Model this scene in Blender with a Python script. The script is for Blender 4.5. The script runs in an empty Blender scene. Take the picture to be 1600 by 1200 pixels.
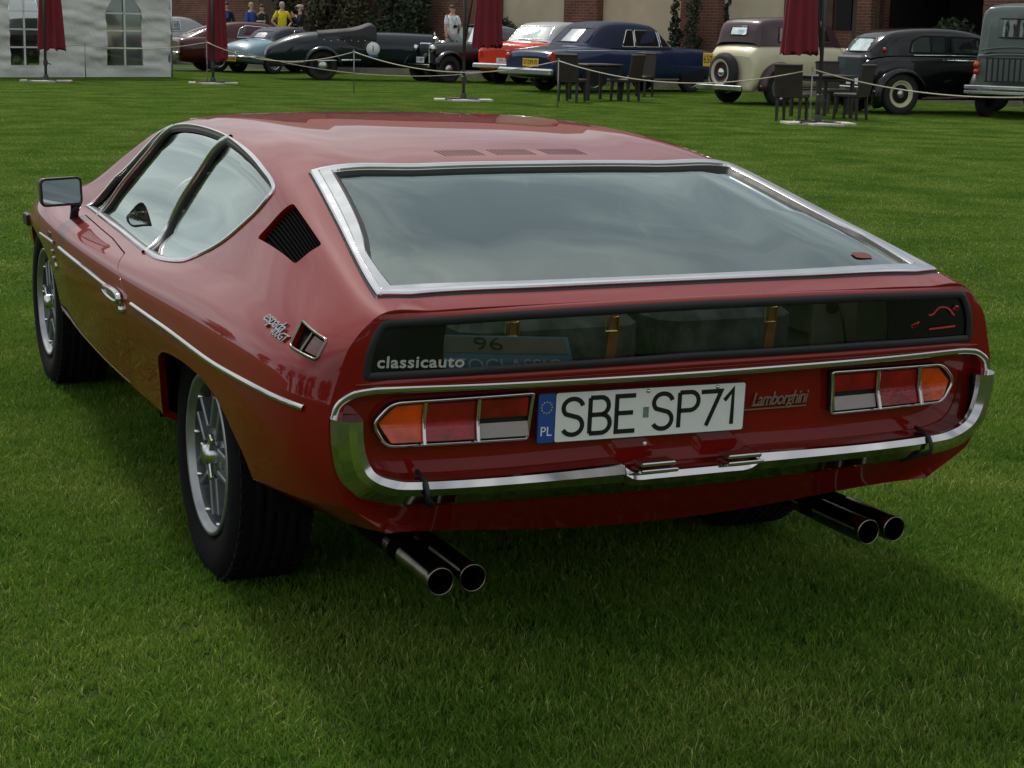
import bpy, bmesh, math, random
import numpy as np
from mathutils import Vector, Matrix
from mathutils.geometry import delaunay_2d_cdt
rnd = random.Random(7)
nrs = np.random.RandomState(11)
SC = bpy.context.scene
COL = SC.collection

# ------------------------------------------------------------ camera, sky, sun, exposure
CAM_LOC = (-1.9298, -3.3034, 1.413)
CAM_YAW, CAM_PITCH, CAM_ROLL, CAM_F = -0.4224, 0.2016, 0.0215, 2734.2
cam_data = bpy.data.cameras.new('camera')
cam = bpy.data.objects.new('camera', cam_data)
COL.objects.link(cam)
cam_data.sensor_width = 36.0
cam_data.lens = 36.0 * CAM_F / 1600.0
cam_data.clip_start = 0.05
cam_data.clip_end = 1500.0
cyw, syw = math.cos(CAM_YAW), math.sin(CAM_YAW)
c_f = Vector((-syw*math.cos(CAM_PITCH), cyw*math.cos(CAM_PITCH), -math.sin(CAM_PITCH)))
c_r = Vector((cyw, syw, 0.0)); c_u = c_r.cross(c_f)
c_r2 = c_r*math.cos(CAM_ROLL) + c_u*math.sin(CAM_ROLL)
c_u2 = -c_r*math.sin(CAM_ROLL) + c_u*math.cos(CAM_ROLL)
cam.matrix_world = Matrix(((c_r2.x, c_u2.x, -c_f.x, CAM_LOC[0]), (c_r2.y, c_u2.y, -c_f.y, CAM_LOC[1]),
                           (c_r2.z, c_u2.z, -c_f.z, CAM_LOC[2]), (0, 0, 0, 1)))
SC.camera = cam

SUN_ELEV, SUN_AZ = math.radians(50), math.radians(352)   # azimuth measured from +Y clockwise
world = bpy.data.worlds.new("World"); SC.world = world
world.use_nodes = True
wn, wl = world.node_tree.nodes, world.node_tree.links
wn.clear()
w_out = wn.new('ShaderNodeOutputWorld'); w_bg = wn.new('ShaderNodeBackground')
w_sky = wn.new('ShaderNodeTexSky'); w_sky.sky_type = 'NISHITA'; w_sky.sun_disc = False
w_sky.sun_elevation = SUN_ELEV; w_sky.sun_rotation = SUN_AZ
w_tc = wn.new('ShaderNodeTexCoord'); w_map = wn.new('ShaderNodeMapping')
w_map.inputs['Scale'].default_value = (1.0, 1.0, 2.6)
w_n1 = wn.new('ShaderNodeTexNoise'); w_n1.inputs['Scale'].default_value = 2.3; w_n1.inputs['Detail'].default_value = 7; w_n1.inputs['Roughness'].default_value = .56
w_r1 = wn.new('ShaderNodeValToRGB')
w_r1.color_ramp.elements[0].position = .36; w_r1.color_ramp.elements[0].color = (4.6, 5.2, 5.9, 1)
w_r1.color_ramp.elements[1].position = .66; w_r1.color_ramp.elements[1].color = (12.2, 12.4, 12.3, 1)
w_n2 = wn.new('ShaderNodeTexNoise'); w_n2.inputs['Scale'].default_value = 1.3; w_n2.inputs['Detail'].default_value = 5
w_r2 = wn.new('ShaderNodeValToRGB')
w_r2.color_ramp.elements[0].position = .30; w_r2.color_ramp.elements[0].color = (.72, .72, .72, 1)
w_r2.color_ramp.elements[1].position = .48; w_r2.color_ramp.elements[1].color = (1, 1, 1, 1)
w_mix = wn.new('ShaderNodeMix'); w_mix.data_type = 'RGBA'
wl.new(w_tc.outputs['Generated'], w_map.inputs['Vector'])
wl.new(w_map.outputs[0], w_n1.inputs['Vector']); wl.new(w_map.outputs[0], w_n2.inputs['Vector'])
wl.new(w_n1.outputs['Fac'], w_r1.inputs['Fac']); wl.new(w_n2.outputs['Fac'], w_r2.inputs['Fac'])
wl.new(w_r2.outputs['Color'], w_mix.inputs['Factor'])
wl.new(w_sky.outputs['Color'], w_mix.inputs['A']); wl.new(w_r1.outputs['Color'], w_mix.inputs['B'])
wl.new(w_mix.outputs['Result'], w_bg.inputs['Color'])
w_bg.inputs['Strength'].default_value = 0.072
wl.new(w_bg.outputs[0], w_out.inputs[0])

sun_data = bpy.data.lights.new('sun', 'SUN'); sun = bpy.data.objects.new('sun', sun_data)
COL.objects.link(sun)
sun_data.energy = 2.6; sun_data.angle = math.radians(9); sun_data.color = (1.0, .95, .87)
sd = Vector((math.sin(SUN_AZ)*math.cos(SUN_ELEV), math.cos(SUN_AZ)*math.cos(SUN_ELEV), math.sin(SUN_ELEV)))
sun.rotation_euler = sd.to_track_quat('Z', 'Y').to_euler()
sun.location = (0, 0, 30)

vs = SC.view_settings
vs.view_transform = 'Standard'; vs.look = 'None'; vs.gamma = 1.0; vs.use_curve_mapping = False
vs.exposure = 0.12
SC.render.engine = 'CYCLES'
SC.cycles.max_bounces = 7
SC.cycles.transparent_max_bounces = 12

# ------------------------------------------------------------ object helpers
def link(o, parent=None):
    COL.objects.link(o)
    if parent is not None: o.parent = parent
    return o
def tag(o, label=None, cat=None, group=None, kind=None):
    if label: o['label'] = label
    if cat: o['category'] = cat
    if group: o['group'] = group
    if kind: o['kind'] = kind
    return o
def empty(name, loc=(0, 0, 0), rz=0.0, label=None, cat=None, group=None):
    o = bpy.data.objects.new(name, None); o.empty_display_size = .2
    link(o); o.location = loc; o.rotation_euler = (0, 0, rz)
    return tag(o, label, cat, group)
def mobj(name, verts, faces, mat, parent=None, smooth=False, normals=None, mats=None, fmi=None):
    me = bpy.data.meshes.new(name)
    me.from_pydata([tuple(map(float, v)) for v in verts], [], [tuple(map(int, f)) for f in faces])
    if mats:
        for m in mats: me.materials.append(m)
        me.polygons.foreach_set('material_index', fmi)
    elif mat: me.materials.append(mat)
    if smooth: me.polygons.foreach_set('use_smooth', [True]*len(me.polygons))
    me.update()
    if normals is not None:
        me.normals_split_custom_set_from_vertices([tuple(map(float, n)) for n in normals])
    return link(bpy.data.objects.new(name, me), parent)
def copy_tree(o, parent=None, depth=0):
    c = o.copy(); COL.objects.link(c)
    if parent is not None: c.parent = parent
    for ch in list(o.children): copy_tree(ch, c)
    return c

class MB:
    """collects simple shapes into one mesh"""
    def __init__(s): s.v = []; s.f = []; s.sm = []; s.mi = []
    def add(s, vs_, fs_, smooth=False, mi=0):
        b = len(s.v); s.v += [tuple(map(float, p)) for p in vs_]
        for f in fs_: s.f.append(tuple(int(i)+b for i in f)); s.sm.append(smooth); s.mi.append(mi)
    def box(s, c, size, rz=0, bev=0.0, M=None, mi=0):
        x, y, z = size[0]/2, size[1]/2, size[2]/2
        b = min(bev, x*.45, y*.45, z*.45)
        cr, sr = math.cos(rz), math.sin(rz)
        def T(p):
            q = Vector((p[0]*cr-p[1]*sr, p[0]*sr+p[1]*cr, p[2]))
            q = Vector(c)+q
            return M @ q if M else q
        if b <= 0:
            P = [(sx*x, sy*y, sz*z) for sz in (-1, 1) for sy in (-1, 1) for sx in (-1, 1)]
            s.add([T(p) for p in P], [(0, 2, 3, 1), (4, 5, 7, 6), (0, 1, 5, 4), (2, 6, 7, 3), (0, 4, 6, 2), (1, 3, 7, 5)], mi=mi)
        else:
            rings = []
            for (dz, ins) in ((-z, b), (-z+b, 0), (z-b, 0), (z, b)):
                X, Y = x-ins, y-ins
                r = []
                for (sx, sy) in ((1, 1), (-1, 1), (-1, -1), (1, -1)):
                    if sx*sy > 0: r += [(sx*X, sy*(Y-b), dz), (sx*(X-b), sy*Y, dz)]
                    else: r += [(sx*(X-b), sy*Y, dz), (sx*X, sy*(Y-b), dz)]
                rings.append([T(p) for p in r])
            s.loft(rings, closed=True, caps=True, mi=mi)
    def loft(s, rings, closed=True, caps=False, smooth=False, mi=0):
        n = len(rings[0]); V = [p for r in rings for p in r]; F = []
        for i in range(len(rings)-1):
            for j in range(n if closed else n-1):
                k = (j+1) % n
                F.append((i*n+j, i*n+k, (i+1)*n+k, (i+1)*n+j))
        if caps:
            F.append(tuple(range(n))[::-1]); F.append(tuple((len(rings)-1)*n+j for j in range(n)))
        s.add(V, F, smooth, mi)
    def tube(s, path, r, n=8, caps=True, smooth=True, mi=0):
        path = [Vector(p) for p in path]; rings = []
        up = None
        for i, p in enumerate(path):
            t = (path[min(i+1, len(path)-1)]-path[max(i-1, 0)])
            if t.length < 1e-9: t = Vector((0, 0, 1))
            t.normalize()
            if up is None:
                up = Vector((0, 0, 1)) if abs(t.z) < .9 else Vector((1, 0, 0))
            a = t.cross(up).normalized(); up = a.cross(t).normalized()
            rr = r[i] if isinstance(r, (list, tuple)) else r
            rings.append([p+(a*math.cos(2*math.pi*k/n)+up*math.sin(2*math.pi*k/n))*rr for k in range(n)])
        s.loft(rings, True, caps, smooth, mi)
    def lathe(s, prof, c=(0, 0, 0), axis='z', n=24, smooth=True, mi=0, a0=0, a1=2*math.pi):
        """prof: list of (r, h)"""
        full = abs(a1-a0-2*math.pi) < 1e-6
        m = n if full else n+1
        rings = []
        for (r, h) in prof:
            ring = []
            for k in range(m):
                a = a0+(a1-a0)*k/n
                if axis == 'z': p = (c[0]+r*math.cos(a), c[1]+r*math.sin(a), c[2]+h)
                elif axis == 'x': p = (c[0]+h, c[1]+r*math.cos(a), c[2]+r*math.sin(a))
                else: p = (c[0]+r*math.sin(a), c[1]+h, c[2]+r*math.cos(a))
                ring.append(p)
            rings.append(ring)
        s.loft(rings, full, False, smooth, mi)
    def prism(s, poly, h0, h1, axis='z', mi=0):
        def P(a, b, h): return {'z': (a, b, h), 'y': (a, h, b), 'x': (h, a, b)}[axis]
        s.loft([[P(a, b, h0) for a, b in poly], [P(a, b, h1) for a, b in poly]], True, True, False, mi)
    def xf(s, M):
        s.v = [tuple(M @ Vector(p)) for p in s.v]; return s
    def build(s, name, mat, parent=None, mats=None):
        o = mobj(name, s.v, s.f, mat, parent, mats=mats, fmi=s.mi if mats else None)
        o.data.polygons.foreach_set('use_smooth', s.sm)
        return o

# ------------------------------------------------------------ materials
MATS = {}
def pmat(name, col, rough=.5, metal=0.0, coat=0.0, spec=None, noise=None, bump=None, trans=0.0, alpha=1.0, coat_rough=.03, sheen=0.0, ior=None):
    """noise=(scale, amount, detail)  bump=(scale, strength, distance)"""
    m = bpy.data.materials.new(name); m.use_nodes = True
    nt = m.node_tree; b = nt.nodes['Principled BSDF']
    b.inputs['Base Color'].default_value = (*col, 1); b.inputs['Roughness'].default_value = rough
    b.inputs['Metallic'].default_value = metal; b.inputs['Coat Weight'].default_value = coat
    b.inputs['Coat Roughness'].default_value = coat_rough
    b.inputs['Transmission Weight'].default_value = trans; b.inputs['Alpha'].default_value = alpha
    if sheen: b.inputs['Sheen Weight'].default_value = sheen
    if ior: b.inputs['IOR'].default_value = ior
    if spec is not None: b.inputs['Specular IOR Level'].default_value = spec
    if noise or bump:
        tc = nt.nodes.new('ShaderNodeTexCoord')
    if noise:
        n = nt.nodes.new('ShaderNodeTexNoise'); n.inputs['Scale'].default_value = noise[0]; n.inputs['Detail'].default_value = noise[2] if len(noise) > 2 else 5
        nt.links.new(tc.outputs['Object'], n.inputs['Vector'])
        mr = nt.nodes.new('ShaderNodeMapRange'); mr.inputs['From Min'].default_value = .3; mr.inputs['From Max'].default_value = .7
        mr.inputs['To Min'].default_value = 1-noise[1]; mr.inputs['To Max'].default_value = 1+noise[1]
        nt.links.new(n.outputs['Fac'], mr.inputs['Value'])
        mx = nt.nodes.new('ShaderNodeVectorMath'); mx.operation = 'SCALE'; mx.inputs[0].default_value = col
        nt.links.new(mr.outputs['Result'], mx.inputs['Scale']); nt.links.new(mx.outputs[0], b.inputs['Base Color'])
        r2 = nt.nodes.new('ShaderNodeMapRange'); r2.inputs['To Min'].default_value = max(0, rough*.8); r2.inputs['To Max'].default_value = min(1, rough*1.25)
        nt.links.new(n.outputs['Fac'], r2.inputs['Value']); nt.links.new(r2.outputs[0], b.inputs['Roughness'])
    if bump:
        n2 = nt.nodes.new('ShaderNodeTexNoise'); n2.inputs['Scale'].default_value = bump[0]; n2.inputs['Detail'].default_value = 6
        nt.links.new(tc.outputs['Object'], n2.inputs['Vector'])
        bp = nt.nodes.new('ShaderNodeBump'); bp.inputs['Strength'].default_value = bump[1]; bp.inputs['Distance'].default_value = bump[2]
        nt.links.new(n2.outputs['Fac'], bp.inputs['Height']); nt.links.new(bp.outputs[0], b.inputs['Normal'])
    MATS[name] = m
    return m
def glassmat(name, tint, alpha=.25, rough=.0, k=2.0):
    """thin glass: fresnel mix of tinted transparent and mirror"""
    m = bpy.data.materials.new(name); m.use_nodes = True; nt = m.node_tree; nt.nodes.clear()
    out = nt.nodes.new('ShaderNodeOutputMaterial'); t = nt.nodes.new('ShaderNodeBsdfTransparent'); t.inputs[0].default_value = (*tint, 1)
    g = nt.nodes.new('ShaderNodeBsdfGlossy'); g.inputs['Roughness'].default_value = rough; g.inputs[0].default_value = (.87, 1, .95, 1)
    fr = nt.nodes.new('ShaderNodeFresnel'); fr.inputs[0].default_value = 1.52
    mr = nt.nodes.new('ShaderNodeMapRange'); mr.inputs['From Max'].default_value = 1.0; mr.inputs['To Min'].default_value = alpha*.12; mr.inputs['To Max'].default_value = 1.0
    mul = nt.nodes.new('ShaderNodeMath'); mul.operation = 'MULTIPLY'; mul.inputs[1].default_value = k; mul.use_clamp = True
    nt.links.new(fr.outputs[0], mul.inputs[0]); nt.links.new(mul.outputs[0], mr.inputs['Value'])
    mx = nt.nodes.new('ShaderNodeMixShader'); nt.links.new(mr.outputs[0], mx.inputs[0])
    nt.links.new(t.outputs[0], mx.inputs[1]); nt.links.new(g.outputs[0], mx.inputs[2]); nt.links.new(mx.outputs[0], out.inputs[0])
    MATS[name] = m
    return m
M_red = pmat('red_paint', (.195, .0065, .0045), .42, spec=.05, coat=.82, coat_rough=.012, bump=(9, .025, .01))
M_chrome = pmat('chrome', (.60, .58, .58), .09, 1.0, noise=(6, .04))
M_alu = pmat('brushed_trim', (.72, .73, .74), .2, 1.0, noise=(14, .05))
M_rubber = pmat('black_rubber', (.012, .012, .013), .55, noise=(30, .2))
M_blackpl = pmat('black_plastic', (.010, .010, .012), .38)
M_well = pmat('underbody_black', (.004, .004, .004), .9, spec=.1)
M_tyre = pmat('tyre_rubber', (.0075, .0075, .008), .9, spec=.12, noise=(22, .3), bump=(60, .2, .002))
M_lip = pmat('rim_lip_silver', (.36, .37, .38), .42, .85, noise=(20, .15))
M_barrel = pmat('wheel_barrel_grey', (.10, .108, .115), .45, .6, noise=(18, .2))
M_wheel = pmat('cast_wheel_silver', (.28, .295, .31), .38, .75, noise=(25, .12))
M_glass = glassmat('car_glass', (.80, .90, .84))
M_dglass = glassmat('rear_panel_glass', (.88, .88, .84), .2, k=.85)
M_tint = pmat('tinted_black_print', (.006, .006, .008), .25)
M_leather = pmat('dark_leather', (.06, .05, .042), .5, noise=(12, .25))
M_trimgrey = pmat('grey_trim', (.16, .15, .135), .8, noise=(20, .15))
M_carpet = pmat('carpet', (.03, .028, .026), .95, noise=(60, .3))
M_headliner = pmat('headliner', (.42, .42, .38), .9)
M_amber = pmat('amber_lens', (.52, .055, .004), .16, coat=.35, noise=(16, .45), bump=(90, .35, .003))
M_redlens = pmat('red_lens', (.24, .003, .007), .16, coat=.35, noise=(16, .45), bump=(90, .35, .003))
M_whitelens = pmat('clear_lens', (.28, .25, .23), .2, coat=.3, bump=(90, .35, .003))
M_white = pmat('plate_white', (.78, .79, .76), .35, noise=(40, .03))
M_blue = pmat('plate_blue', (.02, .07, .32), .4)
M_black = pmat('print_black', (.008, .008, .01), .4)
M_steel = pmat('exhaust_steel', (.55, .53, .48), .16, 1.0, noise=(20, .1))
M_tip = pmat('sooted_tip', (.20, .185, .15), .22, 1.0, noise=(20, .3))
M_sootshade = pmat('soot_and_shade_black', (.003, .003, .003), .95, spec=.03)  # black of bores and vents, also the shade painted onto the pipes
M_darklens = pmat('dark_port_lens', (.07, .006, .006), .2, coat=.3)
M_mirror = pmat('mirror_glass', (.6, .62, .64), .01, 1.0)
M_brass = pmat('brass_buckle', (.75, .55, .22), .25, 1.0)
M_strap = pmat('tan_leather', (.42, .17, .06), .55, noise=(30, .2))
M_sticker = pmat('pale_sticker', (.45, .46, .42), .5)
M_redprint = pmat('red_print', (.6, .03, .03), .5)
# ------------------------------------------------------------ red coupe: body surface
# stations along the car (y), columns round the section (centre of roof -> sill); x, z per column
VK = np.array([0, .09, .25, .55, .9, 1.25, 1.65, 2.05, 2.45, 2.8, 3.15, 3.6, 4.1, 4.5, 4.65])
XK = np.array([      # columns: centre, roof, hatch side, roof edge, mid, belt, shoulder, waist crease, side, side, sill, under
 [0.000, 0.330, 0.620, 0.736, 0.768, 0.800, 0.820, 0.838, 0.842, 0.832, 0.800, 0.700],
 [0.000, 0.330, 0.640, 0.742, 0.786, 0.834, 0.872, 0.890, 0.893, 0.880, 0.850, 0.740],
 [0.000, 0.330, 0.660, 0.735, 0.792, 0.850, 0.903, 0.914, 0.914, 0.902, 0.880, 0.770],
 [0.000, 0.330, 0.640, 0.710, 0.772, 0.842, 0.916, 0.926, 0.924, 0.910, 0.890, 0.790],
 [0.000, 0.330, 0.600, 0.676, 0.742, 0.820, 0.920, 0.931, 0.924, 0.900, 0.876, 0.800],
 [0.000, 0.330, 0.575, 0.650, 0.716, 0.795, 0.921, 0.931, 0.922, 0.896, 0.868, 0.800],
 [0.000, 0.330, 0.555, 0.630, 0.705, 0.785, 0.921, 0.931, 0.924, 0.900, 0.870, 0.800],
 [0.000, 0.320, 0.540, 0.620, 0.702, 0.782, 0.920, 0.929, 0.923, 0.902, 0.874, 0.800],
 [0.000, 0.320, 0.530, 0.615, 0.700, 0.780, 0.918, 0.927, 0.920, 0.896, 0.864, 0.800],
 [0.000, 0.330, 0.560, 0.670, 0.725, 0.782, 0.911, 0.919, 0.908, 0.882, 0.850, 0.790],
 [0.000, 0.330, 0.590, 0.735, 0.765, 0.790, 0.898, 0.906, 0.886, 0.858, 0.828, 0.780],
 [0.000, 0.330, 0.580, 0.715, 0.774, 0.815, 0.866, 0.881, 0.860, 0.838, 0.808, 0.758],
 [0.000, 0.330, 0.570, 0.672, 0.730, 0.752, 0.780, 0.802, 0.792, 0.775, 0.750, 0.690],
 [0.000, 0.330, 0.560, 0.645, 0.696, 0.715, 0.732, 0.757, 0.757, 0.747, 0.722, 0.652],
 [0.000, 0.320, 0.540, 0.626, 0.667, 0.682, 0.695, 0.715, 0.715, 0.705, 0.685, 0.615]])
ZK = np.array([
 [0.842, 0.841, 0.838, 0.832, 0.805, 0.765, 0.710, 0.650, 0.585, 0.510, 0.430, 0.350],
 [0.864, 0.862, 0.856, 0.846, 0.815, 0.770, 0.712, 0.650, 0.582, 0.503, 0.424, 0.348],
 [0.915, 0.911, 0.899, 0.880, 0.832, 0.778, 0.708, 0.648, 0.575, 0.490, 0.410, 0.345],
 [0.990, 0.986, 0.968, 0.948, 0.885, 0.805, 0.708, 0.644, 0.570, 0.478, 0.385, 0.325],
 [1.078, 1.073, 1.056, 1.022, 0.925, 0.820, 0.704, 0.641, 0.565, 0.465, 0.345, 0.305],
 [1.118, 1.114, 1.101, 1.071, 0.945, 0.815, 0.697, 0.638, 0.560, 0.455, 0.335, 0.300],
 [1.134, 1.130, 1.117, 1.092, 0.935, 0.778, 0.692, 0.636, 0.560, 0.455, 0.335, 0.300],
 [1.136, 1.132, 1.117, 1.094, 0.930, 0.762, 0.690, 0.636, 0.560, 0.455, 0.335, 0.300],
 [1.120, 1.116, 1.100, 1.075, 0.920, 0.758, 0.690, 0.638, 0.560, 0.455, 0.335, 0.300],
 [1.010, 1.003, 0.985, 0.955, 0.870, 0.762, 0.692, 0.642, 0.560, 0.455, 0.335, 0.300],
 [0.835, 0.832, 0.822, 0.805, 0.790, 0.765, 0.698, 0.648, 0.565, 0.462, 0.335, 0.300],
 [0.775, 0.775, 0.775, 0.778, 0.775, 0.752, 0.690, 0.648, 0.565, 0.462, 0.340, 0.300],
 [0.715, 0.715, 0.716, 0.720, 0.715, 0.698, 0.665, 0.620, 0.550, 0.455, 0.360, 0.310],
 [0.635, 0.634, 0.632, 0.630, 0.625, 0.612, 0.590, 0.560, 0.510, 0.440, 0.370, 0.330],
 [0.560, 0.560, 0.558, 0.556, 0.553, 0.548, 0.540, 0.525, 0.490, 0.440, 0.390, 0.350]])
YO = np.zeros_like(XK)      # y offsets bend the tail loop round the corner
YO[0] = [.0, .001, .006, .016, .020, .022, .026, .030, .032, .035, .045, .07]
YO[1] = YO[0]*.6; YO[2] = YO[0]*.25
CREASE = (7, 10)
def _bspl(kn, n):
    # clamped cubic b-spline basis evaluator on nonuniform parameters: returns function(v)->weights (len(v), n)
    p = 3
    g = np.array([kn[i:i+p].mean() for i in range(1, n-p)]) if n > p+1 else np.array([])
    T = np.concatenate([[kn[0]]*(p+1), g, [kn[-1]]*(p+1)])
    def f(v):
        v = np.clip(np.asarray(v, float), kn[0], kn[-1]-1e-9)
        B = np.zeros((len(T)-1, len(v)))
        for i in range(len(T)-1): B[i] = (v >= T[i]) & (v < T[i+1])
        for d in range(1, p+1):
            N = np.zeros((len(T)-1-d, len(v)))
            for i in range(len(T)-1-d):
                a = T[i+d]-T[i]; b = T[i+d+1]-T[i+1]
                if a > 0: N[i] += (v-T[i])/a*B[i]
                if b > 0: N[i] += (T[i+d+1]-v)/b*B[i+1]
            B = N
        return B.T
    return f
_BV = _bspl(VK, len(VK))
# make the b-spline interpolate the y keys (so the parameter stays close to metres), x/z stay approximating for smoothness
_YC = np.linalg.solve(_BV(VK), VK) if False else VK
def _hermite(P, s):
    """P (N, 12) column values per sample, s (N,) -> value; crease columns get one-sided tangents"""
    n = P.shape[1]; i = np.clip(np.floor(s).astype(int), 0, n-2); t = s-i
    ar = np.arange(len(s))
    def val(k):
        k = np.asarray(k); kk = np.where(k < 0, -k, np.minimum(k, n-1))
        return P[ar, kk]
    return i, t, val
def S_eval(v, s):
    """body surface; v along the car in metres, s signed column (negative = left)"""
    v = np.atleast_1d(np.asarray(v, float)); s = np.atleast_1d(np.asarray(s, float))
    v, s = np.broadcast_arrays(v, s)
    W = _BV(v.ravel()); sg = np.where(s.ravel() < 0, -1.0, 1.0); a = np.abs(s.ravel())
    PX, PZ, PY = W@XK, W@ZK, W@(YO+VK[:, None])
    n = PX.shape[1]; i = np.clip(np.floor(a).astype(int), 0, n-2); t = a-i; ar = np.arange(len(a))
    out = []
    # chord lengths for tangents
    D = np.sqrt(np.diff(PX, axis=1)**2+np.diff(PZ, axis=1)**2)+1e-6
    for q, P in enumerate((PX, PY, PZ)):
        T = np.zeros_like(P)
        dl = np.diff(P, axis=1)/D
        T[:, 1:-1] = (dl[:, :-1]*D[:, 1:]+dl[:, 1:]*D[:, :-1])/(D[:, :-1]+D[:, 1:])
        T[:, 0] = dl[:, 0] if q == 0 else 0.0
        T[:, -1] = dl[:, -1]
        TL = T.copy(); TR = T.copy()
        for c in CREASE:
            TL[:, c] = dl[:, c-1]*.8+T[:, c]*.2; TR[:, c] = dl[:, c]*.8+T[:, c]*.2
        p0, p1 = P[ar, i], P[ar, i+1]; h = D[ar, i]
        m0, m1 = TR[ar, i]*h, TL[ar, i+1]*h
        t2, t3 = t*t, t*t*t
        out.append((2*t3-3*t2+1)*p0+(t3-2*t2+t)*m0+(-2*t3+3*t2)*p1+(t3-t2)*m1)
    return np.stack([out[0]*sg, out[1], out[2]], -1)
# tail surface between the two ends of the tail loop; t in 3..11 follows the columns, u in -1..1 across
TK = np.array([3, 3.12, 3.35, 3.7, 4, 5, 6, 7, 8, 9, 10, 11.])
TY = np.array([0, -.012, -.020, -.020, -.016, -.006, .002, .006, .012, .022, .048, .165])
TZ = np.array([.842, .842, .832, .812, .79, .742, .695, .65, .575, .49, .410, .284])
def F_eval(u, t):
    u = np.atleast_1d(np.asarray(u, float)); t = np.atleast_1d(np.asarray(t, float))
    u, t = np.broadcast_arrays(u, t); u = u.ravel(); t = t.ravel()
    E = S_eval(np.zeros_like(t), t)
    def cr(K):
        d = np.gradient(K, TK); i = np.clip(np.searchsorted(TK, t)-1, 0, len(TK)-2)
        h = TK[i+1]-TK[i]; q = (t-TK[i])/h
        return (2*q**3-3*q**2+1)*K[i]+(q**3-2*q**2+q)*h*d[i]+(-2*q**3+3*q**2)*K[i+1]+(q**3-q**2)*h*d[i+1]
    yc, zc = cr(TY), cr(TZ); a = np.abs(u)
    g = a**6*.75+a**2*.25; gz = a**2
    top = np.clip((3.35-t)/.35, 0, 1)
    return np.stack([u*E[:, 0], yc+(E[:, 1]-yc)*g, zc+(E[:, 2]-zc)*gz], -1)
SB = .12      # domain metric of one column
_vt = np.linspace(0, 4.65, 2400); _yt = _BV(_vt)@VK
def Sd(a, b): return S_eval(np.interp(a, _yt, _vt), np.asarray(b)/SB)     # a is the true distance from the tail
_K0 = np.delete(VK, 1); _y0 = _bspl(_K0, len(_K0))(_vt)@_K0
def Fd(a, b): return F_eval(np.asarray(a)/.85, np.asarray(b)/.075)
# ------------------------------------------------------------ ground
GZ = -.018
def lawn_material():
    m = bpy.data.materials.new('lawn_turf'); m.use_nodes = True; nt = m.node_tree; b = nt.nodes['Principled BSDF']
    b.inputs['Roughness'].default_value = .9; b.inputs['Specular IOR Level'].default_value = .15
    tc = nt.nodes.new('ShaderNodeTexCoord')
    def noise(scale, det, rough=.6, stretch=None):
        n = nt.nodes.new('ShaderNodeTexNoise'); n.inputs['Scale'].default_value = scale; n.inputs['Detail'].default_value = det; n.inputs['Roughness'].default_value = rough
        mp = nt.nodes.new('ShaderNodeMapping'); nt.links.new(tc.outputs['Object'], mp.inputs['Vector']); nt.links.new(mp.outputs[0], n.inputs['Vector'])
        if stretch: mp.inputs['Scale'].default_value = stretch; mp.inputs['Rotation'].default_value = (0, 0, .5)
        return n
    def ramp(n, stops):
        r = nt.nodes.new('ShaderNodeValToRGB'); e = r.color_ramp.elements
        e[0].position, e[0].color = stops[0][0], (*stops[0][1], 1); e[1].position, e[1].color = stops[-1][0], (*stops[-1][1], 1)
        for p, c in stops[1:-1]: q = e.new(p); q.color = (*c, 1)
        nt.links.new(n.outputs['Fac'], r.inputs['Fac']); return r
    r1 = ramp(noise(.55, 4), [(.32, (.032, .066, .008)), (.52, (.052, .09, .012)), (.70, (.078, .102, .02))])
    r2 = ramp(noise(6, 6, .7), [(.30, (.60, .62, .55)), (.55, (1, 1, 1)), (.75, (1.35, 1.25, 1.1))])
    r3 = ramp(noise(60, 4, .7), [(.35, (.62, .62, .55)), (.65, (1.25, 1.2, 1.15))])
    r4 = ramp(noise(.9, 3, .5, (1, .12, 1)), [(.38, (.82, .84, .80)), (.62, (1.12, 1.1, 1.05))])
    def mul(a, c):
        x = nt.nodes.new('ShaderNodeMix'); x.data_type = 'RGBA'; x.blend_type = 'MULTIPLY'; x.inputs['Factor'].default_value = 1
        nt.links.new(a, x.inputs['A']); nt.links.new(c, x.inputs['B']); return x.outputs['Result']
    c = mul(mul(mul(r1.outputs[0], r2.outputs[0]), r3.outputs[0]), r4.outputs[0]); nt.links.new(c, b.inputs['Base Color'])
    bp = nt.nodes.new('ShaderNodeBump'); bp.inputs['Strength'].default_value = .8; bp.inputs['Distance'].default_value = .04
    nb = noise(45, 5, .7); nt.links.new(nb.outputs['Fac'], bp.inputs['Height']); nt.links.new(bp.outputs[0], b.inputs['Normal'])
    return m
M_turf = lawn_material()
mb = MB(); R0 = 600
V = []; F = []
ringsr = [0, 15, 60, 200, R0]
mb.add([(-R0, -R0, GZ), (R0, -R0, GZ), (R0, R0, GZ), (-R0, R0, GZ)], [(0, 1, 2, 3)])
g = mb.build('ground', M_turf); tag(g, 'wide mown lawn', kind='structure')
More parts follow.
